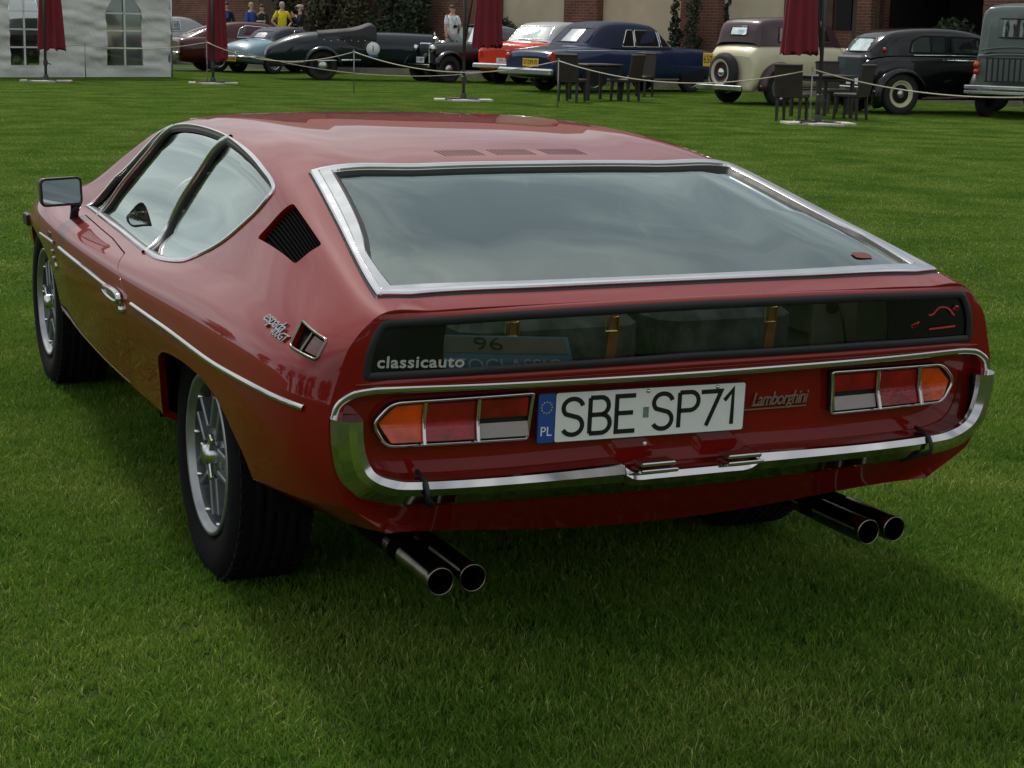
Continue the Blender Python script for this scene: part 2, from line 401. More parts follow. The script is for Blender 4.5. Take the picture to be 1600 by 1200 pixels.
# grass: tufted turf pieces, instanced over the near lawn
def blade_material():
    m = bpy.data.materials.new('grass_blade'); m.use_nodes = True; nt = m.node_tree; b = nt.nodes['Principled BSDF']
    b.inputs['Roughness'].default_value = .7; b.inputs['Specular IOR Level'].default_value = .12
    tc = nt.nodes.new('ShaderNodeTexCoord'); g_ = nt.nodes.new('ShaderNodeNewGeometry'); n = nt.nodes.new('ShaderNodeTexNoise'); n.inputs['Scale'].default_value = 1.3; n.inputs['Detail'].default_value = 5
    nt.links.new(g_.outputs['Position'], n.inputs['Vector'])
    at = nt.nodes.new('ShaderNodeAttribute'); at.attribute_name = 'tint'
    ad = nt.nodes.new('ShaderNodeMath'); ad.operation = 'MULTIPLY_ADD'; ad.inputs[1].default_value = .55; 
    nt.links.new(at.outputs['Fac'], ad.inputs[0]); 
    ns = nt.nodes.new('ShaderNodeMath'); ns.operation = 'MULTIPLY_ADD'; ns.inputs[1].default_value = 1.0; ns.inputs[2].default_value = -.27
    nt.links.new(n.outputs['Fac'], ns.inputs[0]); nt.links.new(ns.outputs[0], ad.inputs[2])
    r = nt.nodes.new('ShaderNodeValToRGB'); e = r.color_ramp.elements
    e[0].position = .08; e[0].color = (.038, .095, .012, 1); e[1].position = .98; e[1].color = (.48, .50, .20, 1)
    for p, c in ((.30, (.080, .185, .018)), (.62, (.165, .265, .034)), (.86, (.33, .38, .09))): q = e.new(p); q.color = (*c, 1)
    nt.links.new(ad.outputs[0], r.inputs['Fac']); nt.links.new(r.outputs[0], b.inputs['Base Color'])
    tr = nt.nodes.new('ShaderNodeBsdfTranslucent'); nt.links.new(r.outputs[0], tr.inputs[0])
    mx = nt.nodes.new('ShaderNodeMixShader'); mx.inputs[0].default_value = .35
    out = nt.nodes['Material Output']; nt.links.new(b.outputs[0], mx.inputs[1]); nt.links.new(tr.outputs[0], mx.inputs[2]); nt.links.new(mx.outputs[0], out.inputs[0])
    return m
M_blade = blade_material()
def turf_tile(name, size, n, hmin, hmax, wid, seed):
    r = np.random.RandomState(seed)
    x = r.uniform(-size/2, size/2, n); y = r.uniform(-size/2, size/2, n)
    # clumping: pull some of the blades towards clump centres
    k = max(3, n//28); cx = r.uniform(-size/2, size/2, k); cy = r.uniform(-size/2, size/2, k); ci = r.randint(0, k, n); cl = r.rand(n) < .55
    x = np.where(cl, cx[ci]+r.normal(0, .012, n), x); y = np.where(cl, cy[ci]+r.normal(0, .012, n), y)
    h = r.uniform(hmin, hmax, n)*np.where(r.rand(n) < .05, 1.5, 1); a = r.uniform(0, 2*math.pi, n); lean = r.uniform(.15, 1.15, n)*h; w = wid*r.uniform(.6, 1.3, n)
    dx, dy = np.cos(a)*lean, np.sin(a)*lean; fa = r.uniform(0, 2*math.pi, n); wx, wy = np.cos(fa)*w/2, np.sin(fa)*w/2
    z0 = np.full(n, -.004)
    P = np.stack([np.stack([x-wx, y-wy, z0], 1), np.stack([x+wx, y+wy, z0], 1),
                  np.stack([x+dx*.4+wx*.8, y+dy*.4+wy*.8, h*.6], 1), np.stack([x+dx*.4-wx*.8, y+dy*.4-wy*.8, h*.6], 1),
                  np.stack([x+dx, y+dy, h*.95], 1)], 1).reshape(-1, 3)
    me = bpy.data.meshes.new(name); base = np.arange(n)*5
    F = [];
    for b_ in base: F.append((b_, b_+1, b_+2, b_+3)); F.append((b_+3, b_+2, b_+4))
    me.from_pydata([tuple(p) for p in P.tolist()], [], F); me.materials.append(M_blade)
    at = me.attributes.new('tint', 'FLOAT', 'POINT'); tv = np.repeat(np.where(r.rand(n) < .06, r.uniform(.85, 1.5, n), r.beta(1.6, 2.3, n)), 5); at.data.foreach_set('value', tv.astype(np.float32))
    return me
def grass_layer(name, tiles, centres, rots, label):
    """one object; geometry nodes put a turf piece on every vertex"""
    me = bpy.data.meshes.new(name); me.from_pydata([tuple(c) for c in centres], [], [])
    at = me.attributes.new('turn', 'FLOAT', 'POINT'); at.data.foreach_set('value', np.array(rots, np.float32))
    o = bpy.data.objects.new(name, me); COL.objects.link(o); tag(o, label, kind='stuff', cat='grass')
    coll = bpy.data.collections.new(name+'_turf')
    for t in tiles:
        q = bpy.data.objects.new('turf_piece', t); coll.objects.link(q)
    ng = bpy.data.node_groups.new(name+'_nodes', 'GeometryNodeTree')
    ng.interface.new_socket('Geometry', in_out='INPUT', socket_type='NodeSocketGeometry'); ng.interface.new_socket('Geometry', in_out='OUTPUT', socket_type='NodeSocketGeometry')
    N = ng.nodes; L = ng.links; gi_ = N.new('NodeGroupInput'); go = N.new('NodeGroupOutput')
    ip = N.new('GeometryNodeInstanceOnPoints'); ci = N.new('GeometryNodeCollectionInfo'); ci.inputs['Collection'].default_value = coll
    ci.inputs['Separate Children'].default_value = True; ci.inputs['Reset Children'].default_value = True
    ip.inputs['Pick Instance'].default_value = True
    na = N.new('GeometryNodeInputNamedAttribute'); na.data_type = 'FLOAT'; na.inputs['Name'].default_value = 'turn'
    cx = N.new('ShaderNodeCombineXYZ'); L.new(na.outputs['Attribute'], cx.inputs['Z'])
    L.new(gi_.outputs[0], ip.inputs['Points']); L.new(ci.outputs[0], ip.inputs['Instance']); L.new(cx.outputs[0], ip.inputs['Rotation'])
    L.new(ip.outputs[0], go.inputs[0])
    md = o.modifiers.new('turf', 'NODES'); md.node_group = ng
    return o
def in_view(x, y, pad=.6, zmin=0):
    d = Vector((x, y, 0))-Vector(CAM_LOC); D = d.dot(c_f)
    if D < .6: return None
    px = 800+CAM_F*d.dot(c_r2)/D; py = 600-CAM_F*d.dot(c_u2)/D
    m = pad*CAM_F/D
    return D if (-m < px < 1600+m and -m < py < 1200+m) else None
S1 = .32
near_tiles = [turf_tile('turf_piece', S1*1.06, 4000, .009, .028, .0027, 50+i) for i in range(5)]
cen, rot_ = [], []
for i in range(-20, 40):
    for j in range(-12, 44):
        x, y = i*S1, j*S1; D = in_view(x, y)
        if D is None or D > 9.0: continue
        cen.append((x, y, GZ)); rot_.append(rnd.choice((0, 1, 2, 3))*math.pi/2)
grass_layer('lawn_grass', near_tiles, cen, rot_, 'short green mown grass around the red coupe')
S2 = 1.0
far_tiles = [turf_tile('turf_piece', S2*1.04, 8500, .010, .019, .0055, 90+i) for i in range(4)]
cen2, rot2 = [], []
for i in range(-12, 46):
    for j in range(3, 54):
        x, y = i*S2, j*S2; D = in_view(x, y, 1.2)
        if D is None or D <= 8.4 or D > 50: continue
        cen2.append((x, y, GZ)); rot2.append(rnd.choice((0, 1, 2, 3))*math.pi/2)
grass_layer('far_lawn_grass', far_tiles, cen2, rot2, 'mown grass of the lawn stretching from the red coupe back to the parked cars')
# ------------------------------------------------------------ trimmed surface patches
def arr(p): return np.asarray(p, float)
def inpoly(pts, poly):
    x, y = pts[:, 0], pts[:, 1]; res = np.zeros(len(pts), bool)
    xa, ya = poly[:, 0], poly[:, 1]; xb, yb = np.roll(xa, -1), np.roll(ya, -1)
    for i in range(len(poly)):
        if ya[i] == yb[i]: continue
        c = ((ya[i] > y) != (yb[i] > y))
        xs = (xb[i]-xa[i])*(y-ya[i])/(yb[i]-ya[i])+xa[i]
        res ^= c & (x < xs)
    return res
def dense(poly, h, closed=True):
    poly = arr(poly); out = []
    n = len(poly)
    for i in range(n if closed else n-1):
        a, b = poly[i], poly[(i+1) % n]; k = max(1, int(math.ceil(np.linalg.norm(b-a)/h)))
        for j in range(k): out.append(a+(b-a)*j/k)
    if not closed: out.append(poly[-1])
    return np.array(out)
def rounded(poly, r, n=5):
    """round every corner of a closed polygon by distance r (scalar or per corner)"""
    poly = arr(poly); out = []; m = len(poly)
    for i in range(m):
        p, a, b = poly[i], poly[i-1], poly[(i+1) % m]
        rr = r[i] if hasattr(r, '__len__') else r
        da, db = np.linalg.norm(a-p), np.linalg.norm(b-p); rr = min(rr, da*.45, db*.45)
        if rr < 1e-5: out.append(p); continue
        q0, q1 = p+(a-p)/da*rr, p+(b-p)/db*rr
        for k in range(n+1):
            t = k/n; out.append((1-t)**2*q0+2*t*(1-t)*p+t*t*q1)
    return np.array(out)
def catmull(pts, n=6, closed=False):
    pts = arr(pts); out = []; m = len(pts)
    rngi = range(m if closed else m-1)
    for i in rngi:
        g = (lambda k: pts[k % m]) if closed else (lambda k: pts[min(max(k, 0), m-1)])
        p0, p1, p2, p3 = g(i-1), g(i), g(i+1), g(i+2)
        for k in range(n):
            t = k/n
            out.append(.5*((2*p1)+(-p0+p2)*t+(2*p0-5*p1+4*p2-p3)*t*t+(-p0+3*p1-3*p2+p3)*t**3))
    if not closed: out.append(pts[-1])
    return np.array(out)
def shrink(poly, d):
    poly = arr(poly); n = len(poly)
    area = .5*np.sum(poly[:, 0]*np.roll(poly[:, 1], -1)-np.roll(poly[:, 0], -1)*poly[:, 1])
    sgn = 1 if area > 0 else -1; out = []
    for i in range(n):
        e1 = poly[i]-poly[i-1]; e2 = poly[(i+1) % n]-poly[i]
        n1 = np.array([-e1[1], e1[0]])/(np.linalg.norm(e1)+1e-9); n2 = np.array([-e2[1], e2[0]])/(np.linalg.norm(e2)+1e-9)
        b = n1+n2; b = b/max(.5, (b@b)/1.0)*1.0 if (b@b) > 1e-6 else n1
        b = (n1+n2)/max(.4, 1+n1@n2)
        out.append(poly[i]+sgn*d*b)
    return np.array(out)
def normals_of(fun, a, b, e=.003):
    da = fun(a+e, b)-fun(a-e, b); db = fun(a, b+e)-fun(a, b-e)
    n = -np.cross(da, db); l = np.linalg.norm(n, axis=1, keepdims=True); l[l < 1e-12] = 1
    return n/l
def patch(name, fun, outer, holes, h, mat, parent, off=0.0, rims=None, rim_outer=0.0, hb=None, clampb=None, flip=False):
    """outer: polygon in the surface's own two parameters; holes: list of polygons; rims: depth of the returned edge per hole"""
    hb = hb or h*.7
    loops = [dense(outer, hb)]+[dense(x, hb) for x in holes]
    lo, hi = loops[0].min(0), loops[0].max(0)
    gx = np.arange(lo[0]+h*.5, hi[0], h); gy = np.arange(lo[1]+h*.5, hi[1], h)
    A, B = np.meshgrid(gx, gy, indexing='ij'); G = np.stack([A.ravel(), B.ravel()], 1)
    keep = inpoly(G, loops[0])
    for L in loops[1:]: keep &= ~inpoly(G, L)
    G = G[keep]
    allb = np.concatenate(loops)
    near = np.zeros(len(G), bool)
    for k in range(0, len(G), 4000):
        g = G[k:k+4000]; d = ((g[:, None, :]-allb[None])**2).sum(2).min(1); near[k:k+4000] = d < (hb*.55)**2
    G = G[~near]
    pts = np.concatenate([allb, G]); edges = []; o = 0
    for L in loops:
        n = len(L); edges += [(o+i, o+(i+1) % n) for i in range(n)]; o += n
    r = delaunay_2d_cdt([Vector(p) for p in pts], edges, [], 0, 1e-7)
    V = np.array([tuple(p) for p in r[0]]); T = np.array(r[2])
    cen = V[T].mean(1); ok = inpoly(cen, loops[0])
    for L in loops[1:]: ok &= ~inpoly(cen, L)
    T = T[ok][:, ::-1]
    P = fun(V[:, 0], V[:, 1]); N = normals_of(fun, V[:, 0], V[:, 1])
    P = P+N*off
    faces = [tuple(t) for t in T]; Vs = [P]; Ns = [N]; base = len(P)
    rl = [(loops[0], rim_outer, 1)]+[(L, (rims[i] if rims else 0), -1) for i, L in enumerate(loops[1:])]
    for L, dep, s in rl:
        if not dep: continue
        p = fun(L[:, 0], L[:, 1]); n = normals_of(fun, L[:, 0], L[:, 1])
        tan = np.roll(p, -1, 0)-np.roll(p, 1, 0); area = np.sum(L[:, 0]*np.roll(L[:, 1], -1)-np.roll(L[:, 0], -1)*L[:, 1])
        w = np.cross(tan, n); w /= np.linalg.norm(w, axis=1, keepdims=True)+1e-12
        w *= (-1 if area > 0 else 1)*s
        m = len(L); edge = .0015
        q0 = p+n*off; q1 = p+n*(off-.0025)+w*.001*(1 if s > 0 else 1); q2 = p+n*(off-dep)
        Vs += [q0, q1, q2]; Ns += [(n+w)/1.414, w, w]
        for r_ in range(2):
            for i in range(m):
                j = (i+1) % m
                f = (base+r_*m+i, base+r_*m+j, base+(r_+1)*m+j, base+(r_+1)*m+i)
                faces.append(f if (area > 0) == (s > 0) else f[::-1])
        base += 3*m
    Vs = np.concatenate(Vs); Ns = np.concatenate(Ns)
    if flip: faces = [f[::-1] for f in faces]; Ns = -Ns
    return mobj(name, Vs, faces, mat, parent, True, Ns)
def ribbon(name, fun, path, w, hgt, mat, parent, closed=False, off=0.0, h=.02, n=5, taper=0.0, mb=None, flat=False):
    p = dense(path, h, closed); P = fun(p[:, 0], p[:, 1]); N = normals_of(fun, p[:, 0], p[:, 1])
    if closed: T = np.roll(P, -1, 0)-np.roll(P, 1, 0)
    else: T = np.gradient(P, axis=0)
    T /= np.linalg.norm(T, axis=1, keepdims=True)+1e-12
    B = np.cross(N, T); rings = []
    m = len(p)
    for i in range(m):
        ww = w/2
        if taper and not closed:
            e = min(i, m-1-i)/max(1, (m-1))*2; ww *= min(1, .15+e/taper)
        ring = []
        for k in range(n+1):
            a = math.pi*k/n
            c, s_ = math.cos(a), math.sin(a)
            if flat: s_ = min(1, s_*1.9); 
            ring.append(P[i]+N[i]*(off+hgt*s_)+B[i]*ww*c)
        rings.append(ring)
    own = mb is None
    mb = mb or MB(); R = rings+[rings[0]] if closed else rings
    mb.loft([r[::-1] for r in R], False, False, True)
    return mb.build(name, mat, parent) if own else None
def mirror_u(P): P = arr(P).copy(); P[:, 1] *= -1; return P
def dom(P):          # (v, s) -> domain
    P = arr(P).copy(); P[:, 0] = np.interp(P[:, 0], _vt, _y0); P[:, 1] *= SB; return P
def fdom(P):         # (u, t) -> domain of the tail
    P = arr(P).copy(); P[:, 0] = np.clip(P[:, 0]*1.057, -1, 1)*.85; P[:, 1] *= .075; return P
def shifted(fun, dx=0, dy=0, dz=0):
    return lambda a, b: fun(a, b)+np.array([dx, dy, dz])
def text_mesh(body, size, shear=0.0, ext=0.0, bevel=0.0, spacing=1.0, bold=0.0):
    c = bpy.data.curves.new('lettering', 'FONT'); c.body = body; c.size = size; c.shear = shear; c.extrude = ext; c.bevel_depth = bevel
    c.align_x = 'CENTER'; c.align_y = 'CENTER'; c.space_character = spacing; c.resolution_u = 3; c.offset = bold
    o = bpy.data.objects.new('lettering', c); COL.objects.link(o)
    dg = bpy.context.evaluated_depsgraph_get(); dg.update()
    me = bpy.data.meshes.new_from_object(o.evaluated_get(dg))
    COL.objects.unlink(o); bpy.data.objects.remove(o)
    V = np.array([tuple(v.co) for v in me.vertices]); F = [tuple(p.vertices) for p in me.polygons]
    bpy.data.meshes.remove(me)
    return V, F
def stroke_text(mb, strokes, wid, M, depth=.0008):
    """strokes: list of polylines (x, z) in local plane; M maps (x, y, z) to the place"""
    for st in strokes:
        st = arr(st); n = len(st)
        if n < 2: continue
        T = np.gradient(st, axis=0); T /= np.linalg.norm(T, axis=1, keepdims=True)+1e-9
        Nn = np.stack([-T[:, 1], T[:, 0]], 1)
        for i in range(1, n-1):
            a = st[i]-st[i-1]; b = st[i+1]-st[i]; a /= np.linalg.norm(a)+1e-9; b /= np.linalg.norm(b)+1e-9
            k = math.sqrt(max(.3, (1+a@b)/2)); t = a+b; t /= np.linalg.norm(t)+1e-9
            Nn[i] = np.array([-t[1], t[0]])/k
        L = st+Nn*wid/2; R = st-Nn*wid/2
        rings = []
        for i in range(n):
            rings.append([M @ Vector((L[i][0], 0, L[i][1])), M @ Vector((L[i][0], -depth, L[i][1])),
                          M @ Vector((R[i][0], -depth, R[i][1])), M @ Vector((R[i][0], 0, R[i][1]))])
        mb.loft([r[::-1] for r in rings], True, True)

# ------------------------------------------------------------ the red coupe
car = empty('sports_coupe', (0, 0, 0), 0, 'large glossy red fastback coupe seen from behind with wide chrome-framed rear glass and twin exhausts', 'car')
REAR_AXLE, FRONT_AXLE, WHEEL_Z = 1.055, 3.705, .305

win = dom([(2.95, -5.03), (2.55, -5.12), (2.2, -5.21), (1.76, -5.37), (1.56, -5.41), (1.347, -5.31), (1.262, -5.14), (1.15, -4.86), (1.055, -4.5), (.955, -3.86),
           (.905, -3.28), (.955, -3.10), (1.10, -3.05), (1.26, -3.0), (1.61, -2.90), (1.85, -2.88), (2.08, -2.90), (2.30, -3.0), (2.45, -3.36), (2.72, -3.95)])
win_c = catmull(np.concatenate([win[1:]]), 4, False)
win_poly = np.concatenate([win[:1], win_c])
rear_arch = dom([(1.43, -10.95), (1.425, -10.0), (1.33, -8.9), (1.26, -8.25), (1.16, -7.97), (1.03, -7.86), (.90, -7.84), (.76, -7.92), (.65, -8.1), (.552, -8.38), (.47, -8.96), (.41, -9.45), (.385, -10.0), (.42, -10.95)])
rear_arch = np.concatenate([rear_arch[:2], catmull(rear_arch[1:-1], 4), rear_arch[-1:]])
front_arch = dom([(3.31, -10.95), (3.30, -10.1), (3.235, -9.1), (3.235, -8.5), (3.29, -8.0), (3.40, -7.6), (3.56, -7.4), (3.72, -7.36), (3.88, -7.42), (4.03, -7.7), (4.12, -8.3), (4.15, -9.2), (4.13, -10.1), (4.13, -10.95)])
front_arch = np.concatenate([front_arch[:2], catmull(front_arch[1:-1], 4), front_arch[-1:]])
door_poly = rounded(dom([(1.875, -5.56), (2.2, -5.38), (2.82, -5.22), (2.80, -7.0), (2.85, -8.6), (2.93, -9.86), (1.79, -9.86), (1.66, -8.6), (1.60, -7.6), (1.592, -7.0), (1.70, -6.11)]),
                    [.012, .0, .01, 0, 0, .03, .03, 0, 0, 0, 0])
vent_poly = rounded(dom([(.73, -3.05), (.39, -3.02), (.43, -3.93), (.82, -4.2)]), .018)
mark_poly = rounded(dom([(.185, -4.79), (.061, -4.97), (.056, -5.68), (.157, -5.53)]), .015)
def hatch_edge(cor, mid, bot, tc, bc, k=8):
    L = [(tc+(cor[0]-tc)*(x/8)**2, -cor[1]*x/8) for x in range(8)]
    L += [tuple(q) for q in catmull([(cor[0], -cor[1]), (mid[0], -mid[1]), (bot[0], -bot[1])], k)][:-1]
    L += [(bc+(bot[0]-bc)*(x/8)**2, -bot[1]*x/8) for x in range(8, 0, -1)]
    R = [(a, -b) for a, b in L[1:]][::-1]
    return dom(L+[(bc, 0)]+R)
hat_out = hatch_edge((.885, 2.06), (.42, 2.28), (.070, 2.72), .858, .056)
hat_in = hatch_edge((.825, 1.80), (.41, 1.90), (.105, 2.17), .812, .080)
hat_hole = hatch_edge((.893, 2.12), (.42, 2.34), (.062, 2.80), .864, .047)
wind = rounded(dom([(2.47, -2.35), (2.43, 0), (2.47, 2.35), (3.02, 3.0), (3.1, 2.2), (3.16, 0), (3.1, -2.2), (3.02, -3.0)]), .03)
mir = mirror_u
louvers = []
for s0 in (-.655, -.205, .250):
    for k in range(10):
        s = s0+.325*k/9
        louvers.append((.962, 1.032, s))
body_outer = [(.0, -3.0), (0, -10.95)]
bo = [(0, -10.95)]+[(v, -10.95) for v in (.42,)]
# outer boundary runs round both sides; the arches are notches in it
def body_outline():
    L = [(0, -10.95*SB)]
    L += [tuple(p) for p in rear_arch[::-1]]
    L += [tuple(p) for p in front_arch]
    L += [(4.64, -10.95*SB)]
    out = [(0.0, -10.95*SB)]+[tuple(p) for p in rear_arch[::-1]]+[tuple(p) for p in front_arch]+[(4.64, -10.95*SB)]
    mirr = [(a, -b) for a, b in out][::-1]
    return arr(out+mirr)
BO = body_outline()
tail_gap = None
body = patch('body', Sd, BO, [win_poly, mir(win_poly), door_poly, mir(door_poly), vent_poly, mir(vent_poly), mark_poly, mir(mark_poly), hat_hole, wind],
             .028, M_red, car, rims=[.03, .03, .02, .02, .02, .02, .015, .015, .03, .02], rim_outer=.02, hb=.016)
lining_out = dom([(.06, -7.2), (3.25, -7.2), (3.25, 7.2), (.06, 7.2)])
patch('interior_lining', Sd, lining_out, [shrink(win_poly, -.004), mir(shrink(win_poly, -.004)), hat_in+(hat_out-hat_in)*.5, wind], .07, M_headliner, car, off=-.035, hb=.03, flip=True)
for sg in (1, -1):
    dp = shrink(door_poly, .0035); dp = dp if sg > 0 else mir(dp)
    dr = patch('door', Sd, dp, [], .028, M_red, car, rim_outer=.018, hb=.016)
    # door handle: paddle on the chrome line
    hp = MB(); f = Sd if sg > 0 else (lambda a, b: Sd(a, -np.asarray(b)))
    hd = catmull(dom([(1.845, -7.0), (1.80, -6.90), (1.71, -6.88), (1.655, -6.98), (1.65, -7.14), (1.70, -7.24), (1.80, -7.22), (1.845, -7.12)]), 3, True)
    fun = f
    # build in left-hand domain, mirror afterwards
    m1 = MB(); ribbon('', Sd, hd, .013, .014, None, None, closed=True, off=.004, mb=m1, h=.01)
    pp = dense(rounded(dom([(1.83, -7.0), (1.67, -6.95), (1.66, -7.17), (1.83, -7.15)]), .01), .01)
    cc = Sd(pp[:, 0], pp[:, 1])+normals_of(Sd, pp[:, 0], pp[:, 1])*.012
    m1.add(list(cc)+[cc.mean(0)], [(i, (i+1) % len(cc), len(cc)) for i in range(len(cc))])
    key = dom([(1.655, -7.5), (1.655, -7.51)]); kp = Sd(key[:1, 0], key[:1, 1])[0]
    m1.lathe([(.0, -.012), (.012, -.010), (.014, -.002), (.014, .008)], (kp[0], kp[1], kp[2]), 'x', 12)
    if sg < 0: m1.v = [(-x, y, z) for x, y, z in m1.v]; m1.f = [t[::-1] for t in m1.f]
    m1.build('handle', M_chrome, dr)

# glass
def frame_loop(name, outer, inner, prof, mat, parent, fun=Sd):
    """prof: (fraction outer->inner, height)"""
    P0 = fun(outer[:, 0], outer[:, 1]); P1 = fun(inner[:, 0], inner[:, 1]); N = normals_of(fun, outer[:, 0], outer[:, 1])
    mb = MB(); V = []; n = len(outer)
    for fr_, hh in prof: V.append(P0+(P1-P0)*fr_+N*hh)
    k = len(prof)
    for a in range(k-1):     # separate strips keep the mitred, stepped look of rolled trim
        F = []
        vv = np.concatenate([V[a], V[a+1]])
        for i in range(n):
            j = (i+1) % n; F.append((i, j, n+j, n+i))
        mb.add(vv, F, True)
    return mb.build(name, mat, parent)
def densify_pair(A, B, h):
    oa, ob = [], []
    n = len(A)
    for i in range(n):
        j = (i+1) % n; k = max(1, int(math.ceil(np.linalg.norm(A[j]-A[i])/h)))
        for q in range(k): oa.append(A[i]+(A[j]-A[i])*q/k); ob.append(B[i]+(B[j]-B[i])*q/k)
    return np.array(oa), np.array(ob)
ho, hi = densify_pair(hat_out, hat_in, .02)
hf = frame_loop('rear_window_frame', ho, hi, [(0, -.012), (.0, .006), (.06, .010), (.30, .0105), (.32, .008), (.36, .0105), (.78, .010), (.80, .004), (.86, .0), (.98, -.008)], M_alu, car)
frame_loop('rear_window_rubber', *densify_pair(hat_hole, hat_out+(hat_out-hat_hole)*.3, .02), [(-.3, -.02), (.0, -.004), (.7, .0015), (1, -.004)], M_rubber, car)
frame_loop('rear_window_seal', *densify_pair(hat_in+(hat_out-hat_in)*.14, hat_in+(hat_in-hat_out)*.04, .02), [(0, .003), (.35, .002), (1, -.007)], M_rubber, car)
patch('rear_window', Sd, hat_in+(hat_out-hat_in)*.05, [], .05, M_glass, car, off=-.006)
rs = rounded(dom([(.145, 1.66), (.175, 1.66), (.175, 1.82), (.145, 1.82)]), .012)
patch('window_sticker', Sd, rs, [], .02, pmat('faded_red_print', (.16, .02, .02), .6), car, off=-.004)
patch('windscreen', Sd, wind, [], .05, M_glass, car, off=-.010)
frame_loop('windscreen_frame', *densify_pair(wind, shrink(wind, .02), .03), [(0, -.01), (.1, .0015), (.9, .0015), (1, -.01)], M_alu, car)
pil = dom([(1.575, -2.9), (1.605, -3.1), (1.668, -3.551), (1.76, -4.0), (1.815, -4.5), (1.825, -4.85), (1.79, -5.2), (1.765, -5.37)])
ven = dom([(2.27, -3.0), (2.362, -3.456), (2.50, -3.85), (2.62, -4.365), (2.68, -4.8), (2.70, -5.08)])
for sg in (1, -1):
    def m_(P): return P if sg > 0 else mir(P)
    wrap = lambda a, b: Sd(a, b)
    patch('side_window', Sd, m_(win_poly), [], .05, M_glass, car, off=-.013)
    # chrome moulding round the opening with a black seal inside it
    wp = dense(win_poly, .02); wi = shrink(dense(win_poly, .02), .012); wj = shrink(dense(win_poly, .02), .022)
    A, B, C_ = (wp, wi, wj) if sg > 0 else (mir(wp)[::-1], mir(wi)[::-1], mir(wj)[::-1])
    frame_loop('side_window_frame', A, B, [(0, -.006), (0, .003), (.25, .006), (.8, .006), (1, .002), (1, -.008)], M_alu, car)
    frame_loop('side_window_seal', B, C_, [(0, .0), (.5, -.002), (1, -.010)], M_rubber, car)
    for pth, ww in ((pil, .020), (ven, .014)):
        pc = catmull(pth, 5)
        q = shrink(pc, 0)
        ribbon('window_divider', Sd, m_(pc), ww, .010, M_alu, car, off=-.002)
        pc2 = pc.copy(); pc2[:, 0] -= ww*.72; 
        ribbon('window_divider_seal', Sd, m_(pc2), ww*1.3, .012, M_rubber, car, off=-.013)
# chrome waist line
for sg in (1, -1):
    cl = catmull([(3.28, -7.20), (3.0, -7.03), (2.80, -6.96), (2.275, -6.93), (1.95, -7.0), (1.59, -7.03), (1.25, -7.05), (1.025, -7.075), (.622, -7.2), (.307, -7.18), (.134, -7.22), (.055, -7.29)], 5)
    c1 = dom([p for p in cl if p[0] < 1.58]); c2 = dom([p for p in cl if 1.60 < p[0] < 2.79]); c3 = dom([p for p in cl if p[0] > 2.81])
    for cc in (c1, c2, c3):
        cc = cc if sg > 0 else mir(cc)
        ribbon('waist_moulding', Sd, cc, .015, .007, M_chrome, car, off=0.0, taper=0.0)
# quarter vents
for sg in (1, -1):
    vp = vent_poly if sg > 0 else mir(vent_poly)
    pv = patch('quarter_vent', Sd, shrink(vp, -.004), [], .05, M_sootshade, car, off=-.018)
    for k in range(11):
        s = -3.10-.092*k
        ends = [x for x in np.linspace(.36, .85, 200) if inpoly(arr([(x, s*SB)]), vent_poly)[0]]
        if len(ends) < 4: continue
        seg = arr([(ends[0], s*SB), (ends[-1], s*SB)]); seg = seg if sg > 0 else mir(seg)
        ribbon('vent_slat', Sd, seg, .0045, .008, M_sootshade, pv, off=-.016, n=3)
    # recessed square port with metal rim behind the vent
    mp = mark_poly if sg > 0 else mir(mark_poly)
    pm = patch('side_port', Sd, shrink(mp, -.003), [], .03, M_well, car, off=-.014)
    ribbon('port_rim', Sd, mp, .007, .004, M_tip, pm, closed=True)
    q = dom([(.125, -4.9), (.12, -5.55)]); q = q if sg > 0 else mir(q)
    ribbon('port_divider', Sd, q, .0035, .012, M_tip, pm, off=-.014)
    lens = dom([(.118, -4.97), (.072, -5.05), (.068, -5.55), (.113, -5.48)]); lens = lens if sg > 0 else mir(lens)
    patch('port_lens', Sd, lens, [], .03, M_darklens, pm, off=-.008, rim_outer=.006)
# roof slots
for (a, b, s) in louvers:
    P = dom([(a, s), (b, s-.03)])
    ribbon('roof_slot', Sd, P, .0032, .0005, M_well, car, off=0.0003, n=3)
# side scripts
def on_surface(V, F, fun, c, ax, name, mat, parent, lift=.002, mirror=False):
    """lay flat lettering V (x, y, z) on a surface: domain point c, letter x along domain direction ax"""
    c = arr(c); P0 = fun(c[:1], c[1:])[0]; N0 = normals_of(fun, c[:1], c[1:])[0]
    ax = arr(ax); d = fun(c[:1]+ax[0]*.01, c[1:]+ax[1]*.01)[0]-P0; X = d/np.linalg.norm(d); Y = np.cross(N0, X)
    W = P0+V[:, :1]*X+V[:, 1:2]*Y+(V[:, 2:3]+lift)*N0
    return mobj(name, W, F, mat, parent)
V, F = text_mesh('espada', .075, shear=.45, ext=.003, bevel=.0006, spacing=.9)
on_surface(V*np.array([.72, .52, 1]), F, Sd, (.33, -5.22*SB), (-1, -.03), 'side_script', M_chrome, car)
V, F = text_mesh('400GT', .045, shear=.4, ext=.0025, spacing=.9)
on_surface(V*np.array([.8, .6, 1]), F, Sd, (.27, -5.42*SB), (-1, -.03), 'side_script', M_chrome, car)
on_surface(V*np.array([.8, 1.3, 1]), F, Sd, (.335, 5.2*SB), (1, 0), 'side_script', M_chrome, car)
